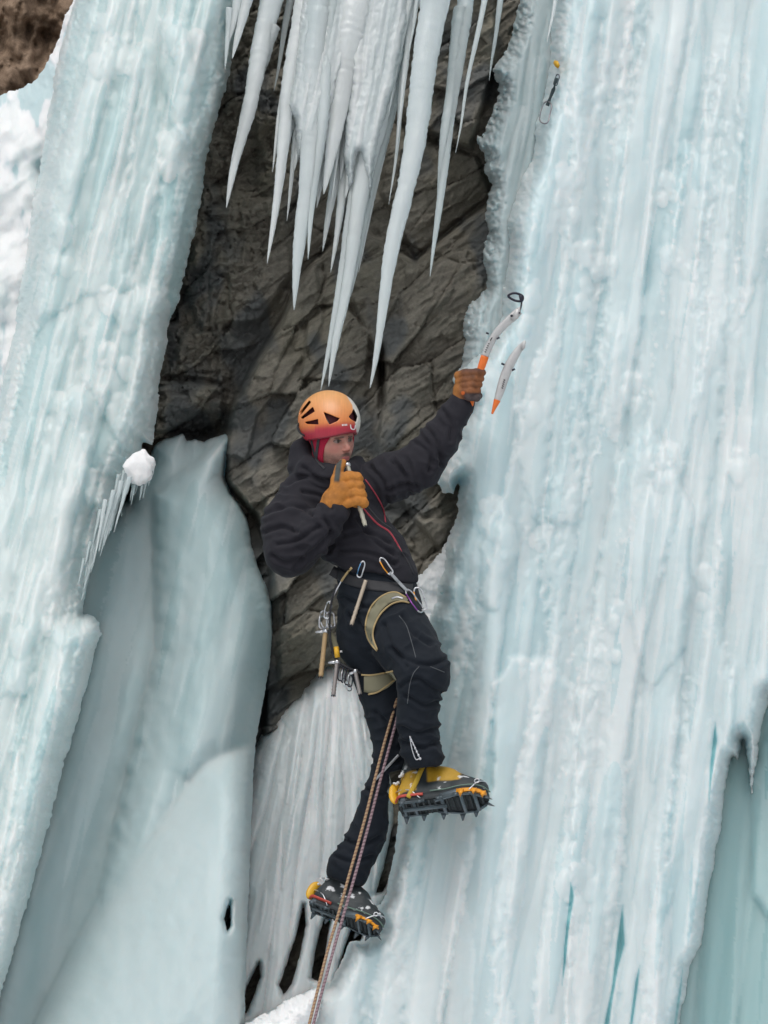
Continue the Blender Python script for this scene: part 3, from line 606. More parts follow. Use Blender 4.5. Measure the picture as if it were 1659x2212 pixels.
# wide hanging curtain made of many fused runs
def curtain():
    b = MB(); Wt = []; r = random.Random(4)
    runs = [((655, 0), (577, 569), 26, 0), ((648, 0), (586, 372), 13, .03), ((690, 0), (637, 669), 42, -.03), ((672, 0), (619, 474), 16, .04), ((735, 0), (655, 520), 40, 0), ((790, 0), (696, 542), 30, .07), ((800, 0), (713, 586), 26, .05),
            ((842, 0), (694, 842), 30, .02), ((850, 0), (711, 834), 36, .0), ((880, 0), (774, 588), 20, .06), ((870, 0), (757, 640), 30, .05), ((770, 0), (700, 420), 44, -.02), ((820, 0), (745, 430), 36, .03), ((715, 0), (668, 560), 22, -.05), ((893, 0), (800, 420), 16, .08)]
    for k in range(9):
        x = 672+k*25; runs.append(((x, 0), (x-60, 400+r.uniform(-90, 60)), 30, 0.05+r.uniform(-.02, .02)))
    for k in range(26):
        x = r.uniform(655, 890); runs.append(((x, 0), (x-r.uniform(25, 75), r.uniform(180, 470)), r.uniform(6, 13), r.uniform(-.03, .03)))
    for k, ((x0, y0), (x1, y1), h_, dy) in enumerate(runs):
        dx = (x1-x0)/(y1-y0); yt = -150.; xt = x0+dx*yt; f = ((y1-yt)/(y1-y0))**0.62
        V, F = cone_verts(pq(xt, yt, 9.3+dy), pq(x1, y1, 9.3+dy), h_*f*PX, 20+k*2.3, 20, 150); b.add(V, F); Wt.append(np.full(len(V), r.uniform(0.35, 1.0)))
    o = mesh_obj('ice_curtain', np.concatenate(b.v), b.f, MI['icicle'], attrs={'white': np.concatenate(Wt)})
    POL = [(656, -200), (650, 0), (634, 120), (620, 225), (634, 262), (645, 350), (662, 300), (684, 400), (704, 330), (738, 175), (750, 140), (753, 160), (738, 330), (756, 420), (776, 330), (800, 430), (822, 310), (850, 210), (868, 140), (886, 50), (896, -200)]
    def shc(H, W, A, Xg, Yg, xs, ys, sd):
        c, rn = columns(A, Yg, 26, 0.8, 73.0); H = 0.05*c
        H, W = stamp_drips(H, W, A, Yg, xs, ys, rand_drips(60, (600, 100, 900, 480), (150, 400), (5, 14), (0.02, 0.04), (0.3, 1.0), 75))
        return H+0.006*fbm(Xg*0.1, Yg*0.09, 3.0, o=3), W+0.1
    sheet('fused_sheet', POL, lambda x, y: 9.255+0*x, MI['icicle'], 2.0, 22, 0.10, 5, (), 0.06, shc, parent=o, relief=0.5, soft=2)
    tag(o, 'wide white hanging curtain of fused icicles above the climber\'s helmet', 'ice curtain')
curtain()
# snow-capped ice knob with dripping fringe under it
kb = clusters([(300, 1012, 22, 26, 9)], 3, 0.06, (1, 1), (14, 28))
b = MB(); rr_ = random.Random(9); C0 = pq(302, 1010, 9.12)
n_, m_ = 40, 30; th, ph = np.meshgrid(np.linspace(0, 2*np.pi, n_, endpoint=False), np.linspace(0, np.pi, m_))
dx_, dy_, dz_ = np.sin(ph)*np.cos(th), np.sin(ph)*np.sin(th), np.cos(ph)
rad = 0.056*(1+0.22*fbm(dx_*1.6+3, dy_*1.6, dz_*1.6, o=3)+0.1*(dz_ < 0)*dz_*0)
b.add((C0+np.stack([dx_*rad, dy_*rad*0.9, dz_*rad*1.12], -1)).reshape(-1, 3), [(i*n_+j, (i+1)*n_+j, (i+1)*n_+(j+1) % n_, i*n_+(j+1) % n_) for i in range(m_-1) for j in range(n_)])
kn = mesh_obj('snow_knob', np.concatenate(b.v), b.f, MI['snow'], attrs={'white': np.ones(b.n)}); tag(kn, 'round white snow-covered knob sticking out of the left ice pillar', 'snow knob')
b = MB()
for k in range(11):
    x = 268+k*6.0+rr_.uniform(-3, 3); y0 = 1015+rr_.uniform(-4, 8); L = rr_.uniform(45, 95)*(1-0.05*k)
    V, F = cone_verts(pq(x, y0, 9.14+rr_.uniform(-.02, .03)), pq(x-L*0.22, y0+L+10, 9.14), rr_.uniform(4, 7.5)*PX, k*1.9+2, 10, 26); b.add(V, F)
fr = b.build('icicle_fringe', MI['icicle'], kn)
for k, (x0, y0, x1, y1, h_) in enumerate([(262, 1040, 225, 1178, 6), (280, 1030, 246, 1150, 6), (246, 1060, 212, 1190, 6), (228, 1080, 203, 1215, 5)]):
    o = icicle('icicle', [(x0, y0)], [(x1, y1)], [h_], 9.1-0.01*k, 60+k)
    tag(o, ['thin drip on the left pillar\'s lower edge, closest to the snow knob', 'short thin drip right below the snow knob\'s fringe', 'thin drip on the left pillar\'s edge, third one down from the snow knob', 'lowest and farthest left of the thin drips below the snow knob'][k], 'icicle', 'thin drips at the lower edge of the left pillar')
b = MB(); rr_ = random.Random(19); EG = [(276, 1050), (262, 1080), (248, 1110), (236, 1135), (225, 1160), (214, 1190), (200, 1230)]
for k in range(18):
    t = k/17.0*5.99; i_ = int(t); u_ = t-i_; x = EG[i_][0]+(EG[i_+1][0]-EG[i_][0])*u_-rr_.uniform(2, 26); y0 = EG[i_][1]+(EG[i_+1][1]-EG[i_][1])*u_-rr_.uniform(0, 30); L = rr_.uniform(50, 130)
    V, F = cone_verts(pq(x, y0, 9.19), pq(x-L*0.23, y0+L, 9.15), rr_.uniform(4, 7.5)*PX, k*1.37+5, 8, 24); b.add(V, F)
b.build('icicle_fringe', MI['icicle'], left)
sb = sheet('snow_bank', [(505, 2235), (545, 2205), (575, 2188), (640, 2150), (676, 2138), (698, 2142), (690, 2190), (660, 2240), (610, 2430), (430, 2430)], lambda x, y: 9.02+0*x, MI['snow'], 2.4, 60, 0.25, 12, (), 0.4,
           lambda H, W, A, Xg, Yg, xs, ys, sd: (0.06*fbm(Xg*0.02, Yg*0.03, 5.0, o=4), W+0.4))
tag(sb, kind='structure')
# ---- snow field at the foot of the cliff
gx_, gy_ = np.meshgrid(np.concatenate([np.linspace(-900, -40, 12), np.linspace(-36, 36, 60), np.linspace(40, 900, 12)]), np.concatenate([np.linspace(-1200, -60, 12), np.linspace(-56, 11, 60), np.linspace(12, 40, 6)]))
gz_ = 0.25*fbm(gx_*0.1, gy_*0.1, 3.0, o=3)*(np.hypot(gx_, gy_) < 60)+np.clip((gy_-3), 0, 8)*0.35
idx = np.arange(gx_.size).reshape(gx_.shape)
gnd = mesh_obj('snow_ground', np.stack([gx_, gy_, gz_-0.1], -1).reshape(-1, 3), np.stack([idx[:-1, :-1].ravel(), idx[:-1, 1:].ravel(), idx[1:, 1:].ravel(), idx[1:, :-1].ravel()], axis=1), MI['snow'], attrs={'white': np.full(gx_.size, 0.8)})
tag(gnd, kind='structure')
# ============================================================ the climber
def fabric(name, col, rough=0.85, bump=0.25, scale=420, sheen=0.04, var=0.2):
    m, t, p = mat_new(name)
    n1 = N(t, 'ShaderNodeTexNoise', Scale=scale, Detail=3.0); n2 = N(t, 'ShaderNodeTexNoise', Scale=9.0, Detail=5.0)
    tc = N(t, 'ShaderNodeTexCoord')
    for n in (n1, n2): t.links.new(tc.outputs['Object'], n.inputs['Vector'])
    c = mixc(t, math_(t, 'MULTIPLY', math_(t, 'SUBTRACT', n2.outputs[0], 0.35), 2*var, True), col, tuple(min(1, x*1.6+0.003) for x in col))
    t.links.new(c, p.inputs['Base Color']); p.inputs['Roughness'].default_value = rough; p.inputs['Sheen Weight'].default_value = sheen; p.inputs['Specular IOR Level'].default_value = 0.22
    bu = N(t, 'ShaderNodeBump', Strength=bump, Distance=0.002); t.links.new(n1.outputs[0], bu.inputs['Height']); t.links.new(bu.outputs[0], p.inputs['Normal'])
    return m
def plain(name, col, rough=0.5, metal=0.0, noise=0.15, spec=0.5):
    m, t, p = mat_new(name)
    tc = N(t, 'ShaderNodeTexCoord'); n = N(t, 'ShaderNodeTexNoise', Scale=70.0, Detail=5.0); t.links.new(tc.outputs['Object'], n.inputs['Vector'])
    c = mixc(t, n.outputs[0], tuple(x*(1-noise) for x in col), tuple(min(1, x*(1+noise)) for x in col)); t.links.new(c, p.inputs['Base Color'])
    t.links.new(math_(t, 'ADD', math_(t, 'MULTIPLY', n.outputs[0], 0.25), rough-0.12, True), p.inputs['Roughness'])
    p.inputs['Metallic'].default_value = metal; p.inputs['Specular IOR Level'].default_value = spec
    return m
def colored(name, rough=0.6, sss=0.0, bump=0.0, scale=300, noise=0.12):
    m, t, p = mat_new(name)
    at = N(t, 'ShaderNodeAttribute', attribute_name='Col'); tc = N(t, 'ShaderNodeTexCoord'); n = N(t, 'ShaderNodeTexNoise', Scale=60.0, Detail=5.0); t.links.new(tc.outputs['Object'], n.inputs['Vector'])
    hv = N(t, 'ShaderNodeHueSaturation'); t.links.new(at.outputs['Color'], hv.inputs['Color']); t.links.new(math_(t, 'ADD', math_(t, 'MULTIPLY', n.outputs[0], 2*noise), 1-noise), hv.inputs['Value'])
    t.links.new(hv.outputs[0], p.inputs['Base Color']); p.inputs['Roughness'].default_value = rough
    if sss: p.inputs['Subsurface Weight'].default_value = sss; p.inputs['Subsurface Radius'].default_value = (1, .35, .2); p.inputs['Subsurface Scale'].default_value = 0.008
    if bump:
        n3 = N(t, 'ShaderNodeTexNoise', Scale=scale, Detail=3.0); t.links.new(tc.outputs['Object'], n3.inputs['Vector'])
        bu = N(t, 'ShaderNodeBump', Strength=bump, Distance=0.002); t.links.new(n3.outputs[0], bu.inputs['Height']); t.links.new(bu.outputs[0], p.inputs['Normal'])
    return m
F_JACKET = fabric('jacket_charcoal', (0.016, 0.0155, 0.021)); F_TROU = fabric('trousers_black', (0.0075, 0.011, 0.017)); F_TRIM = plain('trim_red', (0.32, 0.03, 0.05), 0.6)
F_RED = fabric('balaclava_red', (0.30, 0.010, 0.035), 0.85); M_SKIN = colored('face_skin', 0.55, 0.25); M_HELM = colored('helmet_plastic', 0.38, 0, noise=0.06)
M_GLOVE = colored('glove_leather', 0.75, bump=0.5, scale=120, noise=0.3); M_BOOT = colored('boot_skin', 0.6, bump=0.3, scale=200, noise=0.2)
M_DARK = plain('dark_webbing', (0.02, 0.021, 0.025), 0.7); M_STEEL = plain('dull_steel', (0.12, 0.15, 0.17), 0.5, 0.5); M_ALU = plain('bright_alloy', (0.62, 0.63, 0.66), 0.3, 0.9)
M_OLIVE = fabric('harness_olive', (0.20, 0.19, 0.13), 0.85); M_TAN = plain('tan_piping', (0.42, 0.31, 0.15), 0.75); M_TUBE = plain('screw_tube', (0.50, 0.42, 0.33), 0.4, 0.35)
M_YEL = plain('yellow_plastic', (0.72, 0.40, 0.02), 0.45); M_YSTR = plain('yellow_strap', (0.50, 0.33, 0.03), 0.7); M_ORG = plain('orange_grip', (0.75, 0.16, 0.02), 0.5); M_ORG2 = plain('orange_plate', (0.80, 0.33, 0.02), 0.5)
M_REDP = plain('red_plastic', (0.45, 0.06, 0.04), 0.5); M_SHAFT = plain('grey_alloy_shaft', (0.50, 0.50, 0.50), 0.42, 0.3); M_SOLE = plain('black_rubber', (0.025, 0.032, 0.036), 0.7); M_GREEN = plain('pale_green_welt', (0.14, 0.22, 0.18), 0.6)
M_BLUE = plain('blue_alloy', (0.15, 0.35, 0.6), 0.35, 0.6); M_PURP = plain('purple_alloy', (0.32, 0.08, 0.42), 0.35, 0.6); M_BLACKALU = plain('black_alloy', (0.03, 0.03, 0.045), 0.35, 0.5); M_WHITE = plain('white_print', (0.75, 0.74, 0.73), 0.6)

class Field:
    def __init__(s, lo, hi, cell):
        s.lo = np.array(lo, float); s.cell = cell; s.ax = [np.arange(lo[i], hi[i], cell, dtype=np.float32) for i in range(3)]
        s.F = np.full([len(a) for a in s.ax], 60.0, np.float32)
    def sub(s, lo, hi):
        sl = tuple(slice(max(0, int((lo[i]-s.lo[i])/s.cell)), max(0, min(len(s.ax[i]), int((hi[i]-s.lo[i])/s.cell)+2))) for i in range(3))
        return sl, np.meshgrid(*[s.ax[i][sl[i]] for i in range(3)], indexing='ij', sparse=True)
    def _comb(s, sl, d, k, op):
        f = s.F[sl]
        if op == 'add':
            if k > 0: h = np.clip(0.5+0.5*(f-d)/k, 0, 1); s.F[sl] = f*(1-h)+d*h-k*h*(1-h)
            else: s.F[sl] = np.minimum(f, d)
        else:
            if k > 0: h = np.clip(0.5-0.5*(f+d)/k, 0, 1); s.F[sl] = f*(1-h)-d*h+k*h*(1-h)
            else: s.F[sl] = np.maximum(f, -d)
    def cap(s, a, b, ra, rb=None, k=8, cs=1.0, op='add'):
        rb = ra if rb is None else rb; a = np.array(a, float); b = np.array(b, float); m_ = max(ra, rb)*max(1, cs)+k+3*s.cell+6
        sl, (X, Y, Z) = s.sub(np.minimum(a, b)-m_, np.maximum(a, b)+m_)
        e = b-a; L2 = (e*e).sum()+1e-9
        t = np.clip(((X-a[0])*e[0]+(Y-a[1])*e[1]+(Z-a[2])*e[2])/L2, 0, 1)
        d = np.sqrt((X-a[0]-e[0]*t)**2+(Y-a[1]-e[1]*t)**2+((Z-a[2]-e[2]*t)/cs)**2)-(ra+(rb-ra)*t)
        s._comb(sl, d, k, op); return s
    def chain(s, pts, rr, k=8, cs=1.0, op='add'):
        for i in range(len(pts)-1): s.cap(pts[i], pts[i+1], rr[i], rr[i+1], k, cs, op)
        return s
    def ell(s, c, r, k=8, op='add'):
        m_ = max(r)+k+3*s.cell+6; c = np.array(c, float); sl, (X, Y, Z) = s.sub(c-m_, c+m_)
        q = np.sqrt(((X-c[0])/r[0])**2+((Y-c[1])/r[1])**2+((Z-c[2])/r[2])**2)
        s._comb(sl, (q-1)*min(r), k, op); return s
    def fn(s, f, k=0, op='cut'):
        sl, g = s.sub(s.lo-9, s.lo+9+s.cell*np.array(s.F.shape)); s._comb(sl, f(*g), k, op); return s
    def mesh(s, relax=1):
        F = s.F; sg = F < 0; nx, ny, nz = F.shape
        c = np.zeros((nx-1, ny-1, nz-1), np.int8)
        for dx in (0, 1):
            for dy in (0, 1):
                for dz in (0, 1): c += sg[dx:nx-1+dx, dy:ny-1+dy, dz:nz-1+dz]
        act = (c > 0) & (c < 8); ids = -np.ones(act.shape, np.int64); I = np.argwhere(act); ids[act] = np.arange(len(I))
        acc = np.zeros((len(I), 3)); cnt = np.zeros(len(I))
        for ax in range(3):
            for o1 in (0, 1):
                for o2 in (0, 1):
                    o = [0, 0, 0]; oth = [a for a in range(3) if a != ax]; o[oth[0]] = o1; o[oth[1]] = o2; p = I+np.array(o); e = p.copy(); e[:, ax] += 1
                    fa = F[p[:, 0], p[:, 1], p[:, 2]]; fb = F[e[:, 0], e[:, 1], e[:, 2]]; m_ = (fa < 0) != (fb < 0)
                    t = np.where(m_, fa/(fa-fb+1e-12), 0); q = p.astype(float); q[:, ax] += t
                    acc += np.where(m_[:, None], q, 0); cnt += m_
        V = acc/np.maximum(cnt, 1)[:, None]
        Q = []
        for ax in range(3):
            b, d = [a for a in range(3) if a != ax]
            s0 = [slice(None)]*3; s1 = [slice(None)]*3; s0[ax] = slice(0, -1); s1[ax] = slice(1, None)
            ch = sg[tuple(s0)] != sg[tuple(s1)]
            E = np.argwhere(ch); E = E[(E[:, b] > 0) & (E[:, d] > 0) & (E[:, b] < F.shape[b]-1) & (E[:, d] < F.shape[d]-1)]
            def cid(ob, od):
                q = E.copy(); q[:, b] -= ob; q[:, d] -= od; return ids[q[:, 0], q[:, 1], q[:, 2]]
            q = np.stack([cid(1, 1), cid(0, 1), cid(0, 0), cid(1, 0)], 1)
            inside = sg[E[:, 0], E[:, 1], E[:, 2]]; flip = inside if ax != 1 else ~inside
            q[~flip] = q[~flip][:, ::-1]; Q.append(q)
        Q = np.concatenate(Q); Q = Q[(Q >= 0).all(1)]
        for _ in range(relax): V = lap(V, Q)
        return s.lo+V*s.cell, Q
def lap(V, Q, f=0.5):
    acc = np.zeros_like(V); n = np.zeros(len(V))
    for i in range(4):
        a, b = Q[:, i], Q[:, (i+1) % 4]
        for c in range(3): acc[:, c] += np.bincount(a, V[b, c], len(V))+np.bincount(b, V[a, c], len(V))
        n += np.bincount(a, minlength=len(V))+np.bincount(b, minlength=len(V))
    return V*(1-f)+f*acc/np.maximum(n, 1)[:, None]
def vnorm(V, Q):
    n = np.cross(V[Q[:, 2]]-V[Q[:, 0]], V[Q[:, 3]]-V[Q[:, 1]]); o = np.zeros_like(V)
    for i in range(4):
        for c in range(3): o[:, c] += np.bincount(Q[:, i], n[:, c], len(V))
    return o/(np.linalg.norm(o, axis=1, keepdims=True)+1e-9)
def outward(V, Q):
    N_ = vnorm(V, Q); c = V.mean(0)
    return Q if ((V-c)*N_).sum() > 0 else Q[:, ::-1]
def Mv(V): return M(V[:, 0], V[:, 1], V[:, 2])
def finish(V, Q):       # picture space is left handed (y down): flip for the world
    return Mv(V), Q[:, ::-1]

ROOT = M1(800, 1300, 0)
climber = empty('person', ROOT)
tag(climber, 'ice climber in orange helmet and dark clothes on the ice wall', 'person')
BVHS = {}
def reg(name, Vw, Q): BVHS[name] = BVHTree.FromPolygons([tuple(v) for v in Vw], [tuple(int(i) for i in q) for q in Q])
def hit(x, y, names):
    d = ray(x, y); d = Vector(d/np.linalg.norm(d)); best = None
    for n in names:
        h = BVHS[n].ray_cast(Vector(CP), d)
        if h[0] is not None and (best is None or h[3] < best[1]): best = (h[0], h[3])
    return best
def snap(pts, names, off=0.002):
    """lay picture points on the named surfaces, off metres nearer the viewer"""
    out = []; last = None
    ds = []
    for x, y in pts:
        h = hit(x, y, names); ds.append(None if h is None else h[1])
    k = [i for i, v in enumerate(ds) if v is not None]
    ds = np.interp(range(len(ds)), k, [ds[i] for i in k]) if k else np.full(len(ds), 10.0)
    for (x, y), L in zip(pts, ds):
        r = ray(x, y); r = r/np.linalg.norm(r); out.append(CP+r*(L-off))
    return np.array(out)
def ribbon(b, path, width, names, off=0.003, n=40, th=0.002):
    P = spline(path, n); T = np.gradient(P, axis=0); T /= np.linalg.norm(T, axis=1, keepdims=True); Nn = np.stack([-T[:, 1], T[:, 0]], 1)
    wd = np.interp(np.linspace(0, 1, n), np.linspace(0, 1, len(np.atleast_1d(width))), np.atleast_1d(width)) if np.ndim(width) else np.full(n, width)
    rows = [snap(P+Nn*(wd*k)[:, None]*0.5, names, off+(th if abs(k) < .9 else 0)) for k in (-1, -0.6, 0, 0.6, 1)]
    base = [snap(P+Nn*(wd*k)[:, None]*0.5, names, -0.002) for k in (-1, 1)]
    R = [base[0]]+rows+[base[1]]; V = np.concatenate(R); m_ = len(R)
    F = [(j*n+i, j*n+i+1, (j+1)*n+i+1, (j+1)*n+i) for j in range(m_-1) for i in range(n-1)]
    return b.add(V, F)
def line_on(b, path, r, names, off=0.001, n=40):
    return b.tube(snap(spline(path, n), names, off), r*PX, 8)

def creases(V, paths, depth, width):
    d = np.zeros(len(V))
    for p in paths:
        P = spline(p, 24); D = np.full(len(V), 1e9)
        for q, r in zip(P[:-1], P[1:]):
            e = r-q; t = np.clip(((V[:, 0]-q[0])*e[0]+(V[:, 1]-q[1])*e[1])/(e@e+1e-9), 0, 1); D = np.minimum(D, np.hypot(V[:, 0]-q[0]-e[0]*t, V[:, 1]-q[1]-e[1]*t))
        k = pn(V[:, 0]*0.05+p[0][0], V[:, 1]*0.05)*0.4+1
        d += -depth*k*np.exp(-(D/width)**2)+0.55*depth*k*np.exp(-((D-2.1*width)/(1.3*width))**2)
    return d
CR_J = [[(572, 1112), (615, 1094), (650, 1098), (674, 1114)], [(575, 1150), (610, 1138), (642, 1150)], [(600, 1176), (640, 1168), (690, 1138)], [(636, 1222), (680, 1186), (716, 1150)], [(655, 1062), (698, 1075), (716, 1100)], [(620, 1046), (660, 1030), (712, 1046)], [(742, 1156), (790, 1150), (842, 1174)], [(732, 1190), (790, 1194), (852, 1218)],
        [(800, 1010), (826, 1040), (836, 1084)], [(850, 1000), (876, 1030), (884, 1064)], [(922, 926), (945, 960), (952, 1004)], [(958, 888), (975, 918), (972, 950)], [(900, 958), (930, 985), (928, 1016)], [(655, 1010), (690, 1034), (730, 1040)], [(590, 1200), (620, 1215), (650, 1205)], [(770, 1120), (800, 1160), (850, 1200)], [(840, 1060), (870, 1048), (900, 1050)], [(700, 1120), (715, 1150), (712, 1190)]]
CR_T = [[(846, 1402), (890, 1430), (930, 1436), (966, 1424)], [(868, 1482), (900, 1466), (935, 1488), (962, 1502)], [(878, 1504), (915, 1524), (946, 1516)], [(868, 1572), (905, 1584), (942, 1574)], [(872, 1602), (910, 1616), (952, 1602)], [(756, 1328), (788, 1360), (800, 1402)], [(742, 1290), (790, 1312), (834, 1300)], [(798, 1640), (835, 1656), (868, 1640)], [(786, 1702), (820, 1716), (852, 1702)], [(742, 1812), (780, 1826), (818, 1808)], [(722, 1850), (760, 1862), (802, 1850)], [(812, 1540), (835, 1560), (850, 1600)], [(870, 1330), (895, 1370), (930, 1392)], [(830, 1350), (850, 1400), (880, 1440)]]
# ---- jacket
fj = Field((540, 830, -110), (1040, 1290, 150), 3.0)
fj.chain([(715, 1045, -8), (742, 1130, -2), (795, 1205, 2), (822, 1250, 4)], [64, 84, 84, 80], 10, 0.80)
fj.cap((672, 1062, -6), (792, 1055, -6), 48, 44, 22, 0.9)
fj.fn(lambda X, Y, C: -((Y-(1212+(X-690)*0.235+5*np.sin(X*0.06)))), 6, 'cut')
fj.chain([(650, 1078, 5), (628, 1130, 28), (626, 1188, 52)], [50, 57, 56], 16)
fj.chain([(626, 1188, 52), (672, 1158, 76), (722, 1106, 92)], [54, 45, 33], 14)
fj.chain([(785, 1058, -8), (845, 1030, 2), (905, 1008, 14), (950, 950, 26), (998, 872, 34)], [46, 49, 47, 39, 28], 16)
fj.chain([(655, 992, -28), (668, 1016, 8), (712, 1030, 34), (752, 1018, 22), (772, 1000, -8)], [24, 27, 24, 20, 16], 10)   # collar
fj.chain([(672, 962, -50), (652, 975, -30), (655, 1005, -25)], [26, 24, 34], 12)                                                        # dropped hood
fj.ell((712, 945, 0), (50, 62, 50), 6, 'cut')
VJ, QJ = fj.mesh(1); QJ = outward(VJ, QJ); NJ = vnorm(VJ, QJ)
x, y, c = VJ.T
def fold(P, a, b, n, amp, ph=0.0, wid=70, sk=0.35):
    """creases across a limb from a to b"""
    a = np.array(a, float); b = np.array(b, float); e = b-a; L = np.linalg.norm(e[:2]); e2 = e[:2]/L
    s_ = ((P[:, 0]-a[0])*e2[0]+(P[:, 1]-a[1])*e2[1])/L; r_ = (-(P[:, 0]-a[0])*e2[1]+(P[:, 1]-a[1])*e2[0])
    wv = s_*n*6.283+ph+r_*sk*0.07+3.4*fbm(P[:, 0]*0.014+ph, P[:, 1]*0.014, P[:, 2]*0.014, o=2); md = smooth(-0.35, 0.4, pn(P[:, 0]*0.024+ph*3, P[:, 1]*0.024, P[:, 2]*0.02))
    return 1.9*amp*md*(0.7-np.abs(np.sin(wv*0.5))**0.7*1.3)*smooth(-0.15, 0.1, s_)*smooth(1.15, 0.9, s_)*smooth(wid, wid*0.6, np.abs(r_))
d = 2.6*fbm(x*0.020, y*0.020, c*0.02, o=3)+1.6*(1-2*np.abs(pn(x*0.03+3, y*0.022, c*0.03)))
d = d+fold(VJ, (650, 1080), (626, 1200), 4, 3.0, 0.5, 75)+fold(VJ, (640, 1190), (722, 1106), 4, 3.0, 1.2, 60)+fold(VJ, (800, 1050), (905, 1008), 4, 3.2, 2.2, 60)+fold(VJ, (915, 1000), (998, 872), 6, 2.8, 0.2, 55)
d = d+fold(VJ, (720, 1080), (830, 1240), 4, 2.2, 1.0, 90, 1.4)
d = d+creases(VJ, CR_J, 5.5, 4.5)*(NJ[:, 2] > -0.2)
VJ = VJ+NJ*d[:, None]
Vw, Qw = finish(VJ, QJ); jacket = mesh_obj('jacket', Vw, Qw, F_JACKET, climber); reg('jacket', Vw, Qw)

# ---- trousers
ft = Field((640, 1205, -90), (1010, 1930, 220), 3.4)
ft.chain([(800, 1240, 0), (818, 1290, 0), (802, 1350, 2)], [72, 82, 76], 14, 0.8)
ft.cap((795, 1385, -5), (800, 1370, -10), 66, 66, 14, 0.85)
ft.chain([(800, 1410, -18), (842, 1540, -12), (848, 1640, -2), (828, 1720, -22), (790, 1810, -40), (752, 1878, -48)], [56, 50, 38, 41, 38, 46], 12)
ft.chain([(838, 1330, 25), (878, 1395, 75), (908, 1445, 120)], [76, 66, 54], 18)
ft.cap((928, 1440, 126), (934, 1466, 120), 40, 38, 16)
ft.chain([(906, 1462, 118), (902, 1550, 100), (908, 1612, 92), (918, 1636, 92)], [49, 43, 39, 41], 14)
ft.fn(lambda X, Y, C: np.where(X > 838, 1658-(X-905)*0.10-Y, 900.0)+0*C, 3, 'cut')
ft.fn(lambda X, Y, C: np.where(X < 838, 1890+(X-697)*0.30-Y, 900.0)+0*C, 3, 'cut')
VT, QT = ft.mesh(1); QT = outward(VT, QT); NT = vnorm(VT, QT); x, y, c = VT.T
d = 2.4*fbm(x*0.018, y*0.016, c*0.018, o=3)+1.5*(1-2*np.abs(pn(x*0.03, y*0.03, c*0.03)))
d = d+fold(VT, (838, 1330), (925, 1455), 4, 3.0, 0.3, 80)+fold(VT, (915, 1500), (915, 1650), 5, 3.0, 0.9, 60, 1.0)+fold(VT, (830, 1520), (848, 1660), 5, 2.4, 2.0, 60)+fold(VT, (835, 1690), (745, 1885), 7, 2.6, 0, 60, 1.2)+fold(VT, (770, 1280), (800, 1450), 4, 2.4, 2, 70, 1.5)
d = d+creases(VT, CR_T, 5.0, 4.5)*(NT[:, 2] > -0.2)
VT = VT+NT*d[:, None]
Vw, Qw = finish(VT, QT); trousers = mesh_obj('trousers', Vw, Qw, F_TROU, climber); reg('trousers', Vw, Qw)

# ---- head
YAW = R_(38); HO = np.array([714, 946, 0.0]); RL = R_(-5)
hr = np.array([math.cos(YAW), math.sin(RL)*1.0, -math.sin(YAW)]); hf = np.array([math.sin(YAW), math.sin(R_(4)), math.cos(YAW)]); hr /= np.linalg.norm(hr)
hf -= hr*(hf@hr); hf /= np.linalg.norm(hf); hd_ = np.cross(hf, hr); hd_ = hd_ if hd_[1] > 0 else -hd_
HB = np.stack([hr, hd_, hf])          # rows: right, down, front
def head_w(V): return V@HB+HO         # local -> picture space
fh = Field((-66, -78, -84), (66, 130, 84), 1.35)
def skull(f, g=0.0):
    f.ell((0, -20, -4), (45+g, 47+g, 57+g), 10); f.ell((0, 18, 10), (40+g, 47+g, 43+g), 14)
    for s in (-1, 1): f.cap((s*27, 34, 2), (s*10, 55, 27), 11+g, 10+g, 10)
    return f
skull(fh); fh.cap((0, 54, 31), (0, 50, 22), 11, 14, 10)
for s in (-1, 1):
    fh.ell((s*24, 15, 27), (12, 10, 12), 9); fh.cap((s*5, -7, 47), (s*25, -7, 38), 6, 5, 7); fh.ell((s*17, 3, 52), (10, 6.5, 10), 6, 'cut'); fh.ell((s*17, 3, 37.5), (8.5, 7, 8.5), 1.5)
    fh.ell((s*5, 22, 54), (4.5, 4, 5), 3)
fh.cap((0, -4, 46), (0, 19, 60), 4.5, 6.0, 5); fh.ell((0, 37, 38), (18, 13, 14), 8)
fh.cap((-9, 38, 48), (9, 38, 48), 3.2, 3.2, 3); fh.cap((-8, 44, 47), (8, 44, 47), 3.8, 3.8, 3); fh.cap((-10, 41, 53), (10, 41, 53), 1.2, 1.2, 1.5, op='cut')
fh.cap((0, 45, -14), (0, 120, -24), 30, 34, 12)
VH, QH = fh.mesh(1); QH = outward(VH, QH)
r_, d_, f_ = VH.T
skin = np.array([0.41, 0.195, 0.15]); colr = np.tile(skin, (len(VH), 1))
colr *= (1+0.10*pn(r_*0.12, d_*0.12, f_*0.12))[:, None]
def paint(mask, c_): colr[:] = colr*(1-mask[:, None])+np.array(c_)*mask[:, None]
paint(0.5*smooth(14, 5, np.hypot(r_*0.9, d_-22))*(f_ > 40), (0.40, 0.14, 0.11))
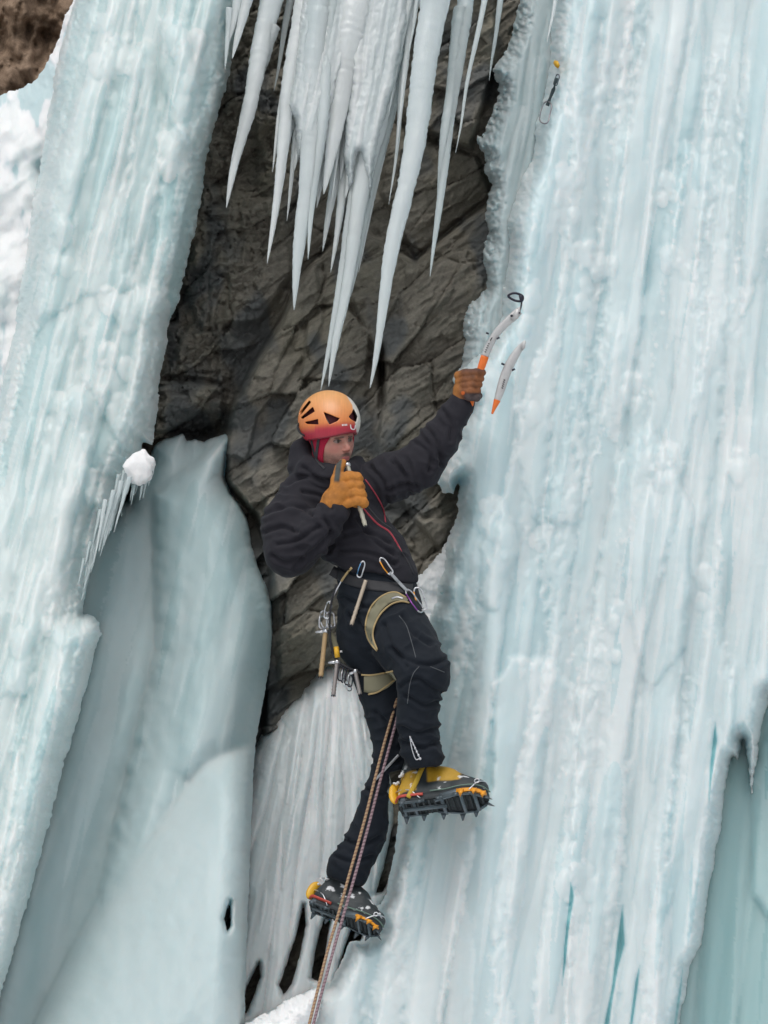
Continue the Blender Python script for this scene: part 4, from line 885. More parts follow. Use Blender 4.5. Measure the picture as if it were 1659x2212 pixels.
for s in (-1, 1):
    paint(0.4*smooth(13, 6, np.hypot(r_-s*25, d_-19)), (0.40, 0.135, 0.11))
    paint(0.85*smooth(2.6, 1.4, np.abs(d_+6.5-0.10*np.abs(r_)+0.0))*smooth(27, 23, np.abs(r_))*smooth(4, 7, np.abs(r_))*(f_ > 20)*(r_*s > 0), (0.06, 0.035, 0.025))
    e_ = np.hypot((r_-s*17), (d_-3)*1.9); paint(smooth(8.5, 7, e_)*(f_ > 35), (0.22, 0.17, 0.15)); paint(smooth(4.4, 3.2, np.hypot(r_-s*17-2.4, (d_-3)*1.0))*(f_ > 35)*(e_ < 8.5), (0.03, 0.025, 0.02))
    paint(0.9*smooth(1.8, 0.8, np.abs(e_-8))*(d_ < 3.5)*(f_ > 30), (0.05, 0.03, 0.025))
st_ = smooth(16, 6, np.abs(r_))*smooth(2.5, 1.2, np.abs(d_-31.5-np.abs(r_)*0.22)*0.6)*(f_ > 35); paint(0.9*st_, (0.07, 0.04, 0.03))
paint(0.85*smooth(27, 38, d_+0.10*np.abs(r_))*smooth(-25, 5, f_)*(d_ < 72)*(0.7+0.4*pn(r_*0.5, d_*0.5, f_*0.5)), (0.13, 0.08, 0.065))
paint(0.9*smooth(11, 8, np.abs(r_))*smooth(4.8, 3.2, np.abs(d_-41))*(f_ > 44), (0.42, 0.12, 0.12)); paint(0.7*smooth(0.9, 0.3, np.abs(d_-41))*smooth(12, 9, np.abs(r_))*(f_ > 40), (0.10, 0.03, 0.03))
Vw, Qw = finish(head_w(VH), QH); body = mesh_obj('body', Vw, Qw, M_SKIN, climber, colors=np.clip(colr, 0, 1)); reg('head', Vw, Qw)
fb = Field((-66, -78, -84), (66, 100, 84), 1.6); skull(fb, 3.0); fb.cap((0, 40, -12), (0, 95, -22), 33, 36, 12)
fb.ell((-2, 34, 50), (42, 58, 54), 2, 'cut')
VB, QB = fb.mesh(1); QB = outward(VB, QB); Vw, Qw = finish(head_w(VB), QB); bal = mesh_obj('balaclava', Vw, Qw, F_RED, climber); reg('balaclava', Vw, Qw)

# ---- helmet
HC = np.array([0, -37, -3.0]); HRd = (64.0, 66.0, 73.0)
fc = Field((-76, -116, -90), (76, 20, 90), 1.25)
fc.ell(HC, HRd, 0)
brim = lambda X, Y, Z: Y-(-1.0-0.16*Z-2.5*np.cos(X*0.05))
fc.fn(lambda X, Y, Z: -brim(X, Y, Z)*0.98, 2, 'cut')
fc.ell(HC, (58.5, 60.5, 67.5), 1.5, 'cut')
def to_pic(X, Y, Z):
    return (X*HB[0][0]+Y*HB[1][0]+Z*HB[2][0]+HO[0], X*HB[0][1]+Y*HB[1][1]+Z*HB[2][1]+HO[1], X*HB[0][2]+Y*HB[1][2]+Z*HB[2][2])
def vent(poly):
    def f(X, Y, Z):
        px, py, pc = to_pic(X, Y, Z); px, py, pc = np.broadcast_arrays(px, py, pc)
        return np.maximum(-sdist(px, py, np.array(poly, float)), 5-pc)
    fc.fn(f, 1.0, 'cut')
VENTS = [[(646, 893), (650, 896), (672, 869), (668, 865)], [(650, 902), (654, 905), (680, 889), (676, 879), (670, 884)], [(658, 912), (664, 916), (688, 917), (687, 905), (676, 908)], [(699, 890), (734, 904), (728, 910), (712, 917), (706, 908)], [(753, 900), (757, 905), (769, 912), (772, 900), (764, 883), (760, 892)]]
for v_ in VENTS: vent(v_)
VC, QC = fc.mesh(1); QC = outward(VC, QC)
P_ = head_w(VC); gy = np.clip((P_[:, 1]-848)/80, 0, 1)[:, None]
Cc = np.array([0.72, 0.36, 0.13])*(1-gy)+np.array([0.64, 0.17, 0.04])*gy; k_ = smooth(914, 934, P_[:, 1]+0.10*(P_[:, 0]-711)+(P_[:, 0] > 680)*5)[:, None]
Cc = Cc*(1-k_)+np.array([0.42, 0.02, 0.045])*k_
wst = (smooth(0, 2.5, P_[:, 0]-(750+0.16*(P_[:, 1]-870)+9*np.clip((P_[:, 1]-855)/20, 0, 1)))*(P_[:, 2] > -20))[:, None]; Cc = Cc*(1-wst)+np.array([0.62, 0.60, 0.55])*wst
rd = (smooth(917, 918.5, P_[:, 1])*smooth(741, 742, 2*745-P_[:, 0]+0)*0)[:, None]
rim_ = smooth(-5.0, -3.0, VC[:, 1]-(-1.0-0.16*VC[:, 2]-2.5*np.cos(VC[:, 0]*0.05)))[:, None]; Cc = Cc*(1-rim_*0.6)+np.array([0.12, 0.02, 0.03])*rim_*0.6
Cc *= (1+0.10*pn(P_[:, 0]*0.35, P_[:, 1]*0.05, 3.0))[:, None]
Vw, Qw = finish(P_, QC); helmet = mesh_obj('helmet', Vw, Qw, M_HELM, climber, colors=np.clip(Cc, 0, 1)); reg('helmet', Vw, Qw)
fl = Field((-70, -110, -84), (70, 20, 84), 2.4); fl.ell(HC, (53, 55, 62), 0); fl.fn(lambda X, Y, Z: -brim(X, Y, Z)-3, 2, 'cut')
VL, QL = fl.mesh(1); QL = outward(VL, QL); Vw, Qw = finish(head_w(VL), QL); mesh_obj('helmet_liner', Vw, Qw, plain('dark_foam', (0.07, 0.010, 0.016), 0.8), helmet)
b = MB(); b.prism(0, M1(700, 894, 60)*0+(CP-M1(706, 900, 50))/10*0.002, snap([(700, 893), (716, 898), (718, 914), (711, 916), (705, 907)], ['helmet'], -0.003)); b.build('grey_sticker', plain('grey_foam', (0.13, 0.14, 0.13), 0.7), helmet)
b = MB()
for k in range(4): ribbon(b, [(739.5+k*3.1, 916.2-k*0.2), (739.9+k*3.1, 920.2-k*0.2)], 2.0, ['helmet'], 0.0007, 5, 0.0003)
b.build('logo', M_WHITE, helmet)
b = MB(); ribbon(b, [(757, 917), (759, 926), (766, 927), (768, 918)], 2.4, ['helmet'], 0.0006, 18, 0.0003); b.build('white_mark', M_WHITE, helmet)
b = MB(); ribbon(b, [(690, 934), (687, 955), (684, 975), (682, 992)], [6, 6, 7], ['head', 'balaclava'], 0.003, 24); ribbon(b, [(668, 930), (674, 960), (682, 990), (700, 1012)], [4, 5], ['head', 'balaclava', 'jacket'], 0.003, 24)
b.build('chin_strap', M_DARK, helmet)
b = MB(); line_on(b, [(646, 915), (643, 922), (648, 934), (658, 941)], 2.4, ['helmet'], 0.002, 12); b.build('lamp_clip', M_DARK, helmet)

# ---- gloves
def glove(f, mat_cols, name):
    V, Q = f.mesh(1); Q = outward(V, Q); V = V+vnorm(V, Q)*(0.5*fbm(V[:, 0]*0.12, V[:, 1]*0.12, V[:, 2]*0.12, o=3))[:, None]
    c_ = mat_cols(V); Vw, Qw = finish(V, Q); o = mesh_obj(name, Vw, Qw, M_GLOVE, climber, colors=np.clip(c_, 0, 1)); reg(name, Vw, Qw); return o
fg = Field((685, 975, 55), (805, 1130, 145), 1.4)
fg.chain([(712, 1098, 92), (722, 1082, 96), (740, 1056, 100)], [24, 26, 26], 8)
ax0, ax1 = np.array([749, 1006, 96.]), np.array([782, 1120, 100.])
for i in range(4):
    p = np.array([756+i*5.2, 1030+i*17.5, 0]); q = 1.0-0.07*i
    fg.chain([p+(-26, 6, 106), p+(-2*q, -2, 116), p+(15*q, 0, 112), p+(19*q, 5, 100), p+(8*q, 7, 88), p+(-4, 6, 86)], [11, 11, 10.5, 9.8, 9, 8.4], 2.6)
fg.chain([(722, 1066, 108), (727, 1036, 110), (733, 1012, 104), (740, 1000, 98)], [13, 12, 10, 8.5], 4)
def gcol(V):
    x, y, c = V.T; col = np.tile(np.array([0.46, 0.175, 0.025]), (len(V), 1)); k = (0.5+0.5*fbm(x*0.05, y*0.05, c*0.05, o=3))[:, None]
    col = col*(0.62+0.6*k); dk = (smooth(8, 4, np.abs(x-729-0.3*(1025-y)*0.4))*smooth(1045, 1036, y)*(c > 100))[:, None]; col = col*(1-dk)+np.array([0.05, 0.055, 0.05])*dk
    return col
glove(fg, gcol, 'glove')
fg = Field((960, 770, 0), (1066, 895, 110), 1.3)
fg.chain([(1001, 872, 36), (1004, 846, 38), (1007, 818, 40)], [22, 24, 22], 8)
for i in range(4):
    y0 = 805+i*13; x1_ = 1041-i*3.5
    fg.chain([(990+i*1.5, y0+6, 46), (1006, y0+1, 64), (x1_-12, y0-1, 70), (x1_, y0-1, 62), (x1_+1, y0, 46), (x1_-10, y0+1, 38)], [9.5, 9, 8.2, 7.8, 7.4, 7], 2.2)
fg.chain([(997, 842, 56), (1013, 857, 64), (1029, 859, 62), (1035, 855, 50)], [10, 9, 8.5, 7.5], 3)
def gcol2(V):
    x, y, c = V.T; col = np.tile(np.array([0.20, 0.070, 0.022]), (len(V), 1)); k = (0.5+0.5*fbm(x*0.07, y*0.07, c*0.05, o=3))[:, None]; col = col*(0.5+0.9*k)
    l_ = smooth(1000, 984, x)[:, None]; col = col*(1-l_)+np.array([0.34, 0.13, 0.025])*l_
    dk = (smooth(808, 797, y)*smooth(990, 1002, x))[:, None]*0.8; col = col*(1-dk)+np.array([0.06, 0.025, 0.02])*dk
    bl = (smooth(846, 852, y)*smooth(998, 1006, x)*smooth(870, 864, y))[:, None]*0.9; col = col*(1-bl)+np.array([0.035, 0.03, 0.035])*bl
    og = smooth(5, 3, np.hypot(x-1000, y-849))[:, None]; return col*(1-og)+np.array([0.6, 0.12, 0.02])*og
glove(fg, gcol2, 'glove')

# ---- jacket trim
b = MB(); line_on(b, [(789, 1036), (801, 1052), (816, 1075), (828, 1100), (833, 1128)], 1.5, ['jacket'], 0.001); line_on(b, [(778, 1090), (797, 1113), (817, 1133), (840, 1148), (854, 1168), (867, 1192)], 2.2, ['jacket'], 0.001)
b.build('zip_trim', F_TRIM, jacket)
b = MB(); ribbon(b, [(772, 1062), (795, 1095), (822, 1125), (846, 1142)], 3, ['jacket'], 0.001); line_on(b, [(858, 1180), (880, 1212), (893, 1240)], 1.6, ['jacket'], 0.001)
b.build('zip_seam', M_DARK, jacket)

# ---- harness
harness = None
b = MB(); ribbon(b, [(716, 1232), (748, 1250), (790, 1262), (840, 1268), (892, 1272)], 22, ['trousers', 'jacket'], 0.004, 50)
harness = b.build('harness', M_DARK, climber)
def legloop(mid, w_, e1, e2):
    b = MB(); ribbon(b, mid, w_, ['trousers'], 0.006, 60, 0.003); o = b.build('leg_loop', M_OLIVE, harness)
    b = MB(); line_on(b, e1, 1.9, ['trousers'], 0.007, 50); line_on(b, e2, 1.9, ['trousers'], 0.007, 50); b.build('leg_loop_piping', M_TAN, harness)
legloop([(880, 1298), (856, 1289), (830, 1298), (810, 1322), (799, 1352), (800, 1380), (814, 1404)], [9, 20, 22, 22, 20, 14, 3],
        [(884, 1302), (866, 1299), (844, 1306), (822, 1326), (808, 1354), (806, 1378), (815, 1404)], [(878, 1291), (853, 1279), (826, 1287), (803, 1309), (791, 1340), (791, 1366), (801, 1390), (814, 1406)])
b = MB()
legloop([(786, 1478), (808, 1478), (830, 1471), (852, 1460)], [34, 38, 34, 20], [(781, 1458), (806, 1458), (848, 1450)], [(796, 1500), (818, 1494), (852, 1469)])
b = MB(); ribbon(b, [(846, 1293), (858, 1289), (870, 1292)], 4, ['trousers'], 0.011, 10); b.build('buckle', M_ALU, harness)
b = MB(); line_on(b, [(727, 1262), (716, 1300), (712, 1350), (718, 1405), (740, 1436), (778, 1454)], 2.4, ['trousers'], 0.01, 40); b.tube(spline([M1(716, 1408, 20), M1(728, 1428, 30), M1(748, 1440, 35), M1(780, 1455, 30)], 20), 2.4*PX, 8); b.build('gear_loop', M_DARK, harness)
b = MB(); line_on(b, [(862, 1330), (878, 1352), (890, 1390), (898, 1420)], 0.8, ['trousers'], 0.001); line_on(b, [(905, 1440), (893, 1455), (885, 1480), (880, 1520)], 0.8, ['trousers'], 0.001); line_on(b, [(930, 1440), (960, 1452)], 0.7, ['trousers'], 0.001); b.build('seam', plain('grey_seam', (0.10, 0.11, 0.12), 0.8), trousers)
b = MB(); ribbon(b, [(861, 1631), (845, 1648), (828, 1666), (811, 1684)], 5.5, ['trousers'], 0.012, 24, 0.002); b.build('reflective_strap', plain('silver_tape', (0.38, 0.39, 0.41), 0.4, 0.2), trousers)

# ---- boots with crampons
def make_boot(O, L, U, S_sign, scale, near):
    L = np.array(L, float); L /= np.linalg.norm(L); U = np.array(U, float); U -= L*(U@L); U /= np.linalg.norm(U); S = np.cross(L, U)
    if S[2]*S_sign < 0: S = -S
    B = np.stack([L, U, S])*scale; O = np.array(O, float)
    T_ = lambda P: Mv(np.atleast_2d(np.asarray(P, float))@B+O)
    f = Field((-62, -6, -50), (160, 128, 50), 2.0)
    f.chain([(-14, 24, 0), (40, 22, 0), (92, 19, 1)], [27, 25, 27], 10); f.chain([(92, 19, 1), (122, 17, 0)], [27, 24], 8)
    f.chain([(-8, 30, 0), (0, 75, 0), (2, 112, 0)], [30, 33, 34], 12); f.chain([(14, 72, 0), (58, 50, 0), (100, 28, 0)], [28, 26, 22], 12)
    f.fn(lambda l, u, s: u-3+0*l+0*s, 2, 'cut')
    V, Q = f.mesh(1); Q = outward(V, Q); l, u, s = V.T; V = V+vnorm(V, Q)*(0.8*fbm(l*0.06, u*0.06, s*0.06, o=3))[:, None]
    c_ = np.tile(np.array([0.022, 0.030, 0.034]), (len(V), 1)); yel = np.array([0.46, 0.27, 0.02]); snow = np.array([0.70, 0.72, 0.74])
    if near: k = np.maximum(smooth(4, 0, l)*smooth(12, 16, u)*smooth(64, 58, u), smooth(20, 26, l)*smooth(96, 86, l)*smooth(36, 41, u+l*0.12)*smooth(96, 88, u))
    else: k = smooth(84, 87, u)*smooth(96, 93, u)*smooth(34, 20, l)*0.9
    if not near: yel = np.array([0.42, 0.10, 0.02])
    c_ = c_*(1-k[:, None])+yel*k[:, None]
    sn = smooth(0.42, 0.55, fbm(l*0.05+(3 if near else 8), u*0.07, s*0.05, o=3))*smooth(90, 60, u)*0.9; c_ = c_*(1-sn[:, None])+snow*sn[:, None]
    Vw = T_(V); flip = np.linalg.det(B) > 0; Qo = Q[:, ::-1] if flip else Q
    boot = mesh_obj('boot', Vw, Qo, M_BOOT, climber, colors=c_); nm = 'boot_n' if near else 'boot_f'; reg(nm, Vw, Qo)
    def outline(g=0.0, u=0.0, l0=-40, l1=146):
        pts = [(-40, 0), (-36, 16), (-18, 25), (15, 23), (50, 22), (88, 31), (116, 30), (136, 20), (146, 6)]; pts = [(a, w_+g) for a, w_ in pts if l0 <= a <= l1]
        lp = [(a, w_) for a, w_ in pts]+[(a, -w_) for a, w_ in pts[::-1]]; return [(a, u, w_) for a, w_ in lp]
    b = MB(); lo = T_(outline(0, -8)); hi = T_(outline(1.5, 6)); k = len(lo); b.add(np.concatenate([lo, hi]), [tuple(range(k)), tuple(range(k, 2*k))[::-1]]+[(i, (i+1) % k, k+(i+1) % k, k+i) for i in range(k)])
    for a in range(-34, 140, 12): b.tube(T_([(a, -9, -20), (a, -9, 20)]), 3*PX, 6)
    b.build('sole', M_SOLE, boot, flat=True)
    b = MB(); b.tube(T_(spline([(30, 9, 27), (60, 9, 27), (90, 9, 32), (118, 9, 31), (138, 9, 20), (149, 9, 0)], 30)), 1.5*PX, 6); b.build('welt_stripe', M_GREEN, boot)
    # crampon
    b = MB()
    def plate_(pts, u0, u1):
        lo = T_([(a, u0, s_) for a, s_ in pts]); hi = T_([(a, u1, s_) for a, s_ in pts]); k = len(pts); b.add(np.concatenate([lo, hi]), [tuple(range(k)), tuple(range(k, 2*k))[::-1]]+[(i, (i+1) % k, k+(i+1) % k, k+i) for i in range(k)])
    def spike(a, s_, h=18, fw=0.0, wl=8, wd=3, ss=0):
        q = T_([(a-wl, -8, s_-wd/2), (a+wl, -8, s_-wd/2), (a+wl, -8, s_+wd/2), (a-wl, -8, s_+wd/2), (a-1.4+fw, -8-h, s_+ss), (a+1.4+fw, -8-h, s_+ss)]); b.add(q, [(0, 1, 2, 3), (0, 4, 5, 1), (3, 2, 5, 4), (0, 3, 4), (1, 5, 2)])
    for sg in (-1, 1):
        plate_([(-36, sg*15), (-30, sg*24), (18, sg*23), (18, sg*19), (-28, sg*19), (-32, sg*12)], -12, 2)
        plate_([(38, sg*20), (84, sg*32), (118, sg*31), (140, sg*16), (136, sg*12), (114, sg*26), (84, sg*27), (40, sg*15)], -13, 1)
        for a, w_, h in ((-28, 23, 20), (8, 22, 18), (48, 25, 18), (86, 32, 21), (114, 30, 17)): spike(a, sg*w_, h*(0.55 if sg > 0 else 1.0), 0, 7, 3, sg*2)
        spike(136, sg*11, 12, 20, 7, 4)
    plate_([(-8, -20), (-8, 20), (-2, 20), (-2, -20)], -12, -9); plate_([(-30, -20), (-30, 20), (-25, 20), (-25, -20)], -12, -9)
    for a in (50, 90, 118): plate_([(a, -28), (a, 28), (a+7, 28), (a+7, -28)], -13, -10)
    plate_([(-30, -5), (60, -5), (60, 5), (-30, 5)], -14, -11)
    b.build('crampon', M_STEEL, boot, flat=True)
    b = MB(); sg = 1
    lp = [(86, 34), (100, 34.5), (118, 33), (134, 24), (144, 10), (140, 8), (130, 20), (114, 29), (88, 30)]
    def pl2(pts, u0, u1):
        lo = T_([(a, u0, s_) for a, s_ in pts]); hi = T_([(a, u1, s_) for a, s_ in pts]); k = len(pts); b.add(np.concatenate([lo, hi]), [tuple(range(k)), tuple(range(k, 2*k))[::-1]]+[(i, (i+1) % k, k+(i+1) % k, k+i) for i in range(k)])
    pl2(lp, -9, 0 if near else -3)
    for a, s_, h in ((96, 35, 22), (122, 32, 16), (138, 20, 18)):
        q = T_([(a-7, -4, s_), (a+7, -4, s_), (a+7, -4, s_+2.5), (a-7, -4, s_+2.5), (a, -4-h, s_+2)]); b.add(q, [(0, 1, 2, 3), (0, 4, 1), (3, 2, 4), (0, 3, 4), (1, 4, 2)])
    b.build('toe_plate', M_ORG2, boot, flat=True)
    b = MB(); b.tube(T_(spline([(112, -6, 33), (128, 14, 30), (140, 27, 14), (142, 29, 0), (140, 27, -14), (128, 14, -30), (112, -6, -33)], 30)), 1.5*PX, 6)
    b.tube(T_([(128+5*math.cos(a), 16+5*math.sin(a), 32) for a in np.linspace(0, 6.28, 14)]), 1.3*PX, 6); b.build('toe_bail', M_ALU, boot)
    b = MB(); b.tube(T_(spline([(10, -6, 25), (-12, 14, 30), (-40, 26, 16), (-46, 28, 0), (-40, 26, -16), (-12, 14, -30), (10, -6, -25)], 30)), 1.4*PX, 6); b.build('heel_wire', M_ALU, boot)
    b = MB(); P3 = spline([(-46, 4, 6), (-50, 20, 8), (-49, 38, 9), (-43, 50, 8)], 14); b.tube(T_(P3), np.array([5, 7.5, 9, 9.5, 10, 10, 10, 10, 10, 9.5, 9, 8, 7, 5])*PX, 10, 0.5)
    b.build('heel_lever', M_YEL, boot)
    b = MB(); b.tube(T_(spline([(-44, 4, 10), (-34, 3, 26), (-12, 2, 29), (16, 2, 28)], 20)), 3.6*PX, 8, 0.6); b.build('heel_bumper', M_REDP, boot)
    b = MB(); pp = [(24, 92, 30), (14, 60, 37), (2, 28, 34), (-14, -4, 29)] if near else [(30, 84, 28), (10, 88, 36), (-18, 88, 30), (-36, 84, 10)]
    b.tube(T_(spline(pp, 22)), 5.2*PX, 8, 0.35); b.build('ankle_strap', M_YSTR if near else M_REDP, boot)
    b = MB(); rr = random.Random(5 if near else 6)
    for k in range(22):
        t = rr.random(); a_ = np.array([(34, 96, 28), (-2, 84, 34), (-30, 58, 28), (-44, 44, 14)]); i = min(2, int(t*3)); p = a_[i]+(a_[i+1]-a_[i])*(t*3-i)+np.array([rr.gauss(0, 3), rr.gauss(0, 3), rr.uniform(0, 5)])
        b.ball(T_([p])[0], rr.uniform(2.2, 5.0)*PX, 7, 5, (1, 1, rr.uniform(.6, 1)))
    b.build('rime_clumps', MI['snow'], boot)
    return boot, T_
bn, Tn = make_boot((903, 1737, 92), (0.975, -0.115, 0.18), (0.10, -0.78, -0.62), 1, 1.07, True)
bf, Tf = make_boot((704, 1962, -42), (0.87, 0.34, 0.34), (0.30, -0.80, -0.50), 1, 0.93, False)
b = MB(); b.tube(spline([M1(885, 1590, 140), M1(892, 1605, 142), M1(898, 1618, 142), M1(907, 1638, 140)], 14), 1.5*PX, 6); b.tube(spline([M1(907, 1638, 140), M1(898, 1640, 140), M1(890, 1618, 141), M1(885, 1590, 140)], 14), 1.2*PX, 6)
for k in range(7): b.ball(M1(886+k*3.6, 1594+k*7.5, 143), (1.6+0.25*k)*PX, 7, 5)
b.build('zip_cord', M_ALU, trousers)

# ============================================================ hardware
def q3(pts, names=None, off=0.01, c=None):
    if c is not None: return np.array([M1(x, y, c) for x, y in pts])
    return snap(pts, names, off)
def smoothloop(P, n=44):
    P = np.asarray(P, float); k = len(P); Pp = np.concatenate([P[-1:], P, P[:2]]); t = np.linspace(0, k-1e-6, n); i = t.astype(int); u = (t-i)[:, None]; a, b_, c_, d_ = Pp[i], Pp[i+1], Pp[i+2], Pp[(i+3) % len(Pp)]
    return 0.5*((2*b_)+(-a+c_)*u+(2*a-5*b_+4*c_-d_)*u*u+(-a+3*b_-3*c_+d_)*u**3)
def carabiner_parts(root, p0, p1, wq, depth, mat, matg=None, r=1.7, tilt=0.0):
    """a D-shaped snap link from p0 to p1 (picture units); frame plus gate"""
    p0 = np.array(p0, float); p1 = np.array(p1, float); e = p1-p0; L = np.linalg.norm(e); e /= L; nrm = np.array([-e[1], e[0]])
    def W(a, s_): q = p0+e*a*L+nrm*s_*wq; return depth(q[0], q[1])+(CP-depth(q[0], q[1]))/10.0*tilt*s_
    fr = [W(0.12, 0.42), W(0.0, 0.15), W(0.03, -0.25), W(0.2, -0.5), (W(0.55, -0.5)), W(0.88, -0.48), W(0.99, -0.2), W(0.97, 0.3), W(0.86, 0.5)]
    b = MB(); b.tube(spline(fr, 36), r*PX, 8); b.build('frame', mat, root)
    b = MB(); b.tube(np.array([W(0.12, 0.42), W(0.5, 0.56), W(0.86, 0.5)]), r*0.75*PX, 8); b.build('gate', matg or mat, root)
def depth_on(names, off):
    def f(x, y): return snap([(x, y)], names, off)[0]
    return f
def depth_c(c): return lambda x, y: M1(x, y, c)
def carabiner(name, label, p0, p1, wq, depth, mat, matg=None, r=1.7, tilt=0.0, group=None):
    root = empty(name, tuple(depth(*p0))); carabiner_parts(root, p0, p1, wq, depth, mat, matg, r, tilt); tag(root, label, 'carabiner', group); return root
def ice_screw(label, p0, p1, depth, r=4.2, tube=None, group=None, head=True, hang=M_ALU, tip_dark=True):
    A = depth(*p0); B_ = depth(*p1); root = empty('ice_screw', tuple(A)); e = (B_-A); L = np.linalg.norm(e)
    t = np.linspace(0, 1, 30); rad = r*PX*np.where((np.arange(30) % 3 == 0) & (t > 0.55), 1.16, 1.0)
    b = MB(); b.tube(A+e*t[:, None], rad, 12); b.build('tube', tube or M_TUBE, root)
    b = MB(); T1 = e/L; side = np.cross(T1, (CP-A)/np.linalg.norm(CP-A)); side /= np.linalg.norm(side)
    for k in range(4):
        a = k*math.pi/2; o2 = np.cross(T1, side); q = B_+r*PX*(math.cos(a)*side+math.sin(a)*o2)*0.8; b.tube(np.array([q, q+T1*3.5*PX]), np.array([r*0.4, r*0.1])*PX, 6)
    b.build('teeth', M_BLACKALU if tip_dark else M_ALU, root)
    if head:
        b = MB(); b.tube(np.array([A-T1*5*PX, A+T1*1.5*PX]), r*1.5*PX, 6); hn = [A-T1*1*PX+side*s_*PX+T1*d_*PX for s_, d_ in ((-r*1.5, -3), (r*1.2, -3.5), (r*3.2, -1.5), (r*4.4, 2.5), (r*3.8, 5), (r*1.5, 3.5), (-r*1.4, 3))]
        b.prism(0, (CP-A)/10*0.003, hn); b.build('hanger', hang, root)
    tag(root, label, 'ice screw', group); return root
G_SC = 'ice screws clipped to the harness'
ice_screw('shiny ice screw with a pale tube held in the orange glove at the climber\'s mouth', (751, 1006), (789, 1136), depth_c(97), 4.6, plain('pale_tube', (0.55, 0.52, 0.42), 0.4, 0.3), None, True)
ice_screw('tan ice screw hanging across the front of the climber\'s hip from the waist belt', (790, 1254), (759, 1350), depth_on(['trousers', 'jacket'], 0.03), 4.2, M_TUBE, G_SC, False)
ice_screw('long tan ice screw dangling from the silver cluster behind the climber\'s hip', (703, 1366), (693, 1462), depth_c(30), 5.2, plain('tan_tube', (0.42, 0.29, 0.15), 0.5, 0.2), G_SC, True)
ice_screw('grey ice screw with a dark tip hanging below the yellow knob', (728, 1432), (720, 1502), depth_c(34), 4.6, plain('grey_tube', (0.30, 0.27, 0.26), 0.4, 0.4), G_SC, True)
ice_screw('short grey ice screw hanging nearest the seat, beside the lower leg loop', (768, 1452), (778, 1500), depth_c(30), 4.4, plain('grey_tube2', (0.30, 0.28, 0.27), 0.4, 0.4), G_SC, True)
DT = depth_on(['trousers', 'jacket'], 0.022)
carabiner('carabiner', 'small blue and silver carabiner at the belt above the tan ice screw', (785, 1213), (775, 1247), 10, DT, M_ALU, M_BLUE)
# quickdraw across the hip
def sling(root, pts, wq, depth, mat, name='sling'):
    P = spline(pts, 26); b = MB(); b.tube(np.array([depth(*p) for p in P]), wq*0.5*PX, 8, 0.35); return b.build(name, mat, root)
qd = empty('quickdraw', tuple(DT(826, 1208))); carabiner_parts(qd, (822, 1206), (846, 1240), 12, DT, M_ALU, M_ORG2); sling(qd, [(842, 1236), (860, 1256), (880, 1277)], 9, DT, plain('grey_sling', (0.28, 0.30, 0.32), 0.8)); carabiner_parts(qd, (878, 1274), (912, 1322), 13, DT, M_ALU, M_PURP)
tag(qd, 'quickdraw with orange and purple gates slung diagonally across the climber\'s hip', 'quickdraw')
D8 = depth_c(62)
carabiner('carabiner', 'open silver and orange carabiner hanging at the far side of the hip', (899, 1270), (916, 1318), 18, D8, M_ALU, M_ORG2, 1.8)
qd = empty('quickdraw', tuple(DT(758, 1229))); sling(qd, [(760, 1226), (748, 1240), (737, 1256)], 5, DT, M_TAN); sling(qd, [(737, 1256), (724, 1280), (712, 1304)], 3, depth_c(50), M_ALU, 'cable'); carabiner_parts(qd, (712, 1300), (705, 1336), 12, depth_c(46), M_ALU, M_ALU)
tag(qd, 'thin tan and silver quickdraw running down the back of the hip', 'quickdraw')
r8 = random.Random(3)
for k, (a, b_, w_, lab) in enumerate([((700, 1320), (697, 1358), 16, 'silver carabiner on the outer side of the cluster behind the hip'), ((712, 1322), (716, 1356), 16, 'silver carabiner nearest the trousers in the cluster behind the hip'), ((694, 1332), (712, 1362), 15, 'silver carabiner lying across the middle of the cluster behind the hip')]):
    carabiner('carabiner', lab, a, b_, w_, depth_c(40-6*k), M_ALU, M_ALU, 2.0, 0.02, 'silver carabiners behind the hip')
b = MB(); b.tube(np.array([depth_c(20)(*p) for p in spline([(716, 1368), (722, 1384), (727, 1402)], 12)]), np.linspace(5, 7, 12)*PX, 10, 0.5); o = b.build('stow_bag', M_OLIVE, None); tag(o, 'small folded olive pouch between the carabiner cluster and the yellow knob', 'pouch')
kn_ = empty('gear_clip', tuple(depth_c(38)(727, 1408))); b = MB(); b.tube(np.array([depth_c(38)(726, 1398), depth_c(38)(729, 1420)]), np.array([5.5, 5.5])*PX, 12); b.build('knob', M_YEL, kn_); b = MB(); b.tube(np.array([depth_c(38)(734, 1408), depth_c(38)(740, 1407)]), 2.4*PX, 8); b.build('pin', M_ALU, kn_); tag(kn_, 'bright yellow plastic clip knob on the gear loop behind the hip', 'clip')
labs = ['black carabiner hanging beside the grey dark-tipped screw', 'second black carabiner along the gear loop from the yellow knob', 'black carabiner in the middle of the bunch under the seat', 'black carabiner of the bunch nearest the lower leg loop']
for k in range(4):
    carabiner('carabiner', labs[k], (737+k*7.5, 1438+k*3.5), (734+k*7.0, 1470+k*4.5), 9, depth_c(34-2*k), M_BLACKALU, M_ALU if k % 2 else M_BLACKALU, 1.5, 0.01, 'black carabiners on the gear loop')
carabiner('carabiner', 'thin silver carabiner hanging lowest in the bunch under the seat', (742, 1466), (757, 1492), 9, depth_c(30), M_STEEL, M_ALU, 1.3, 0.01)

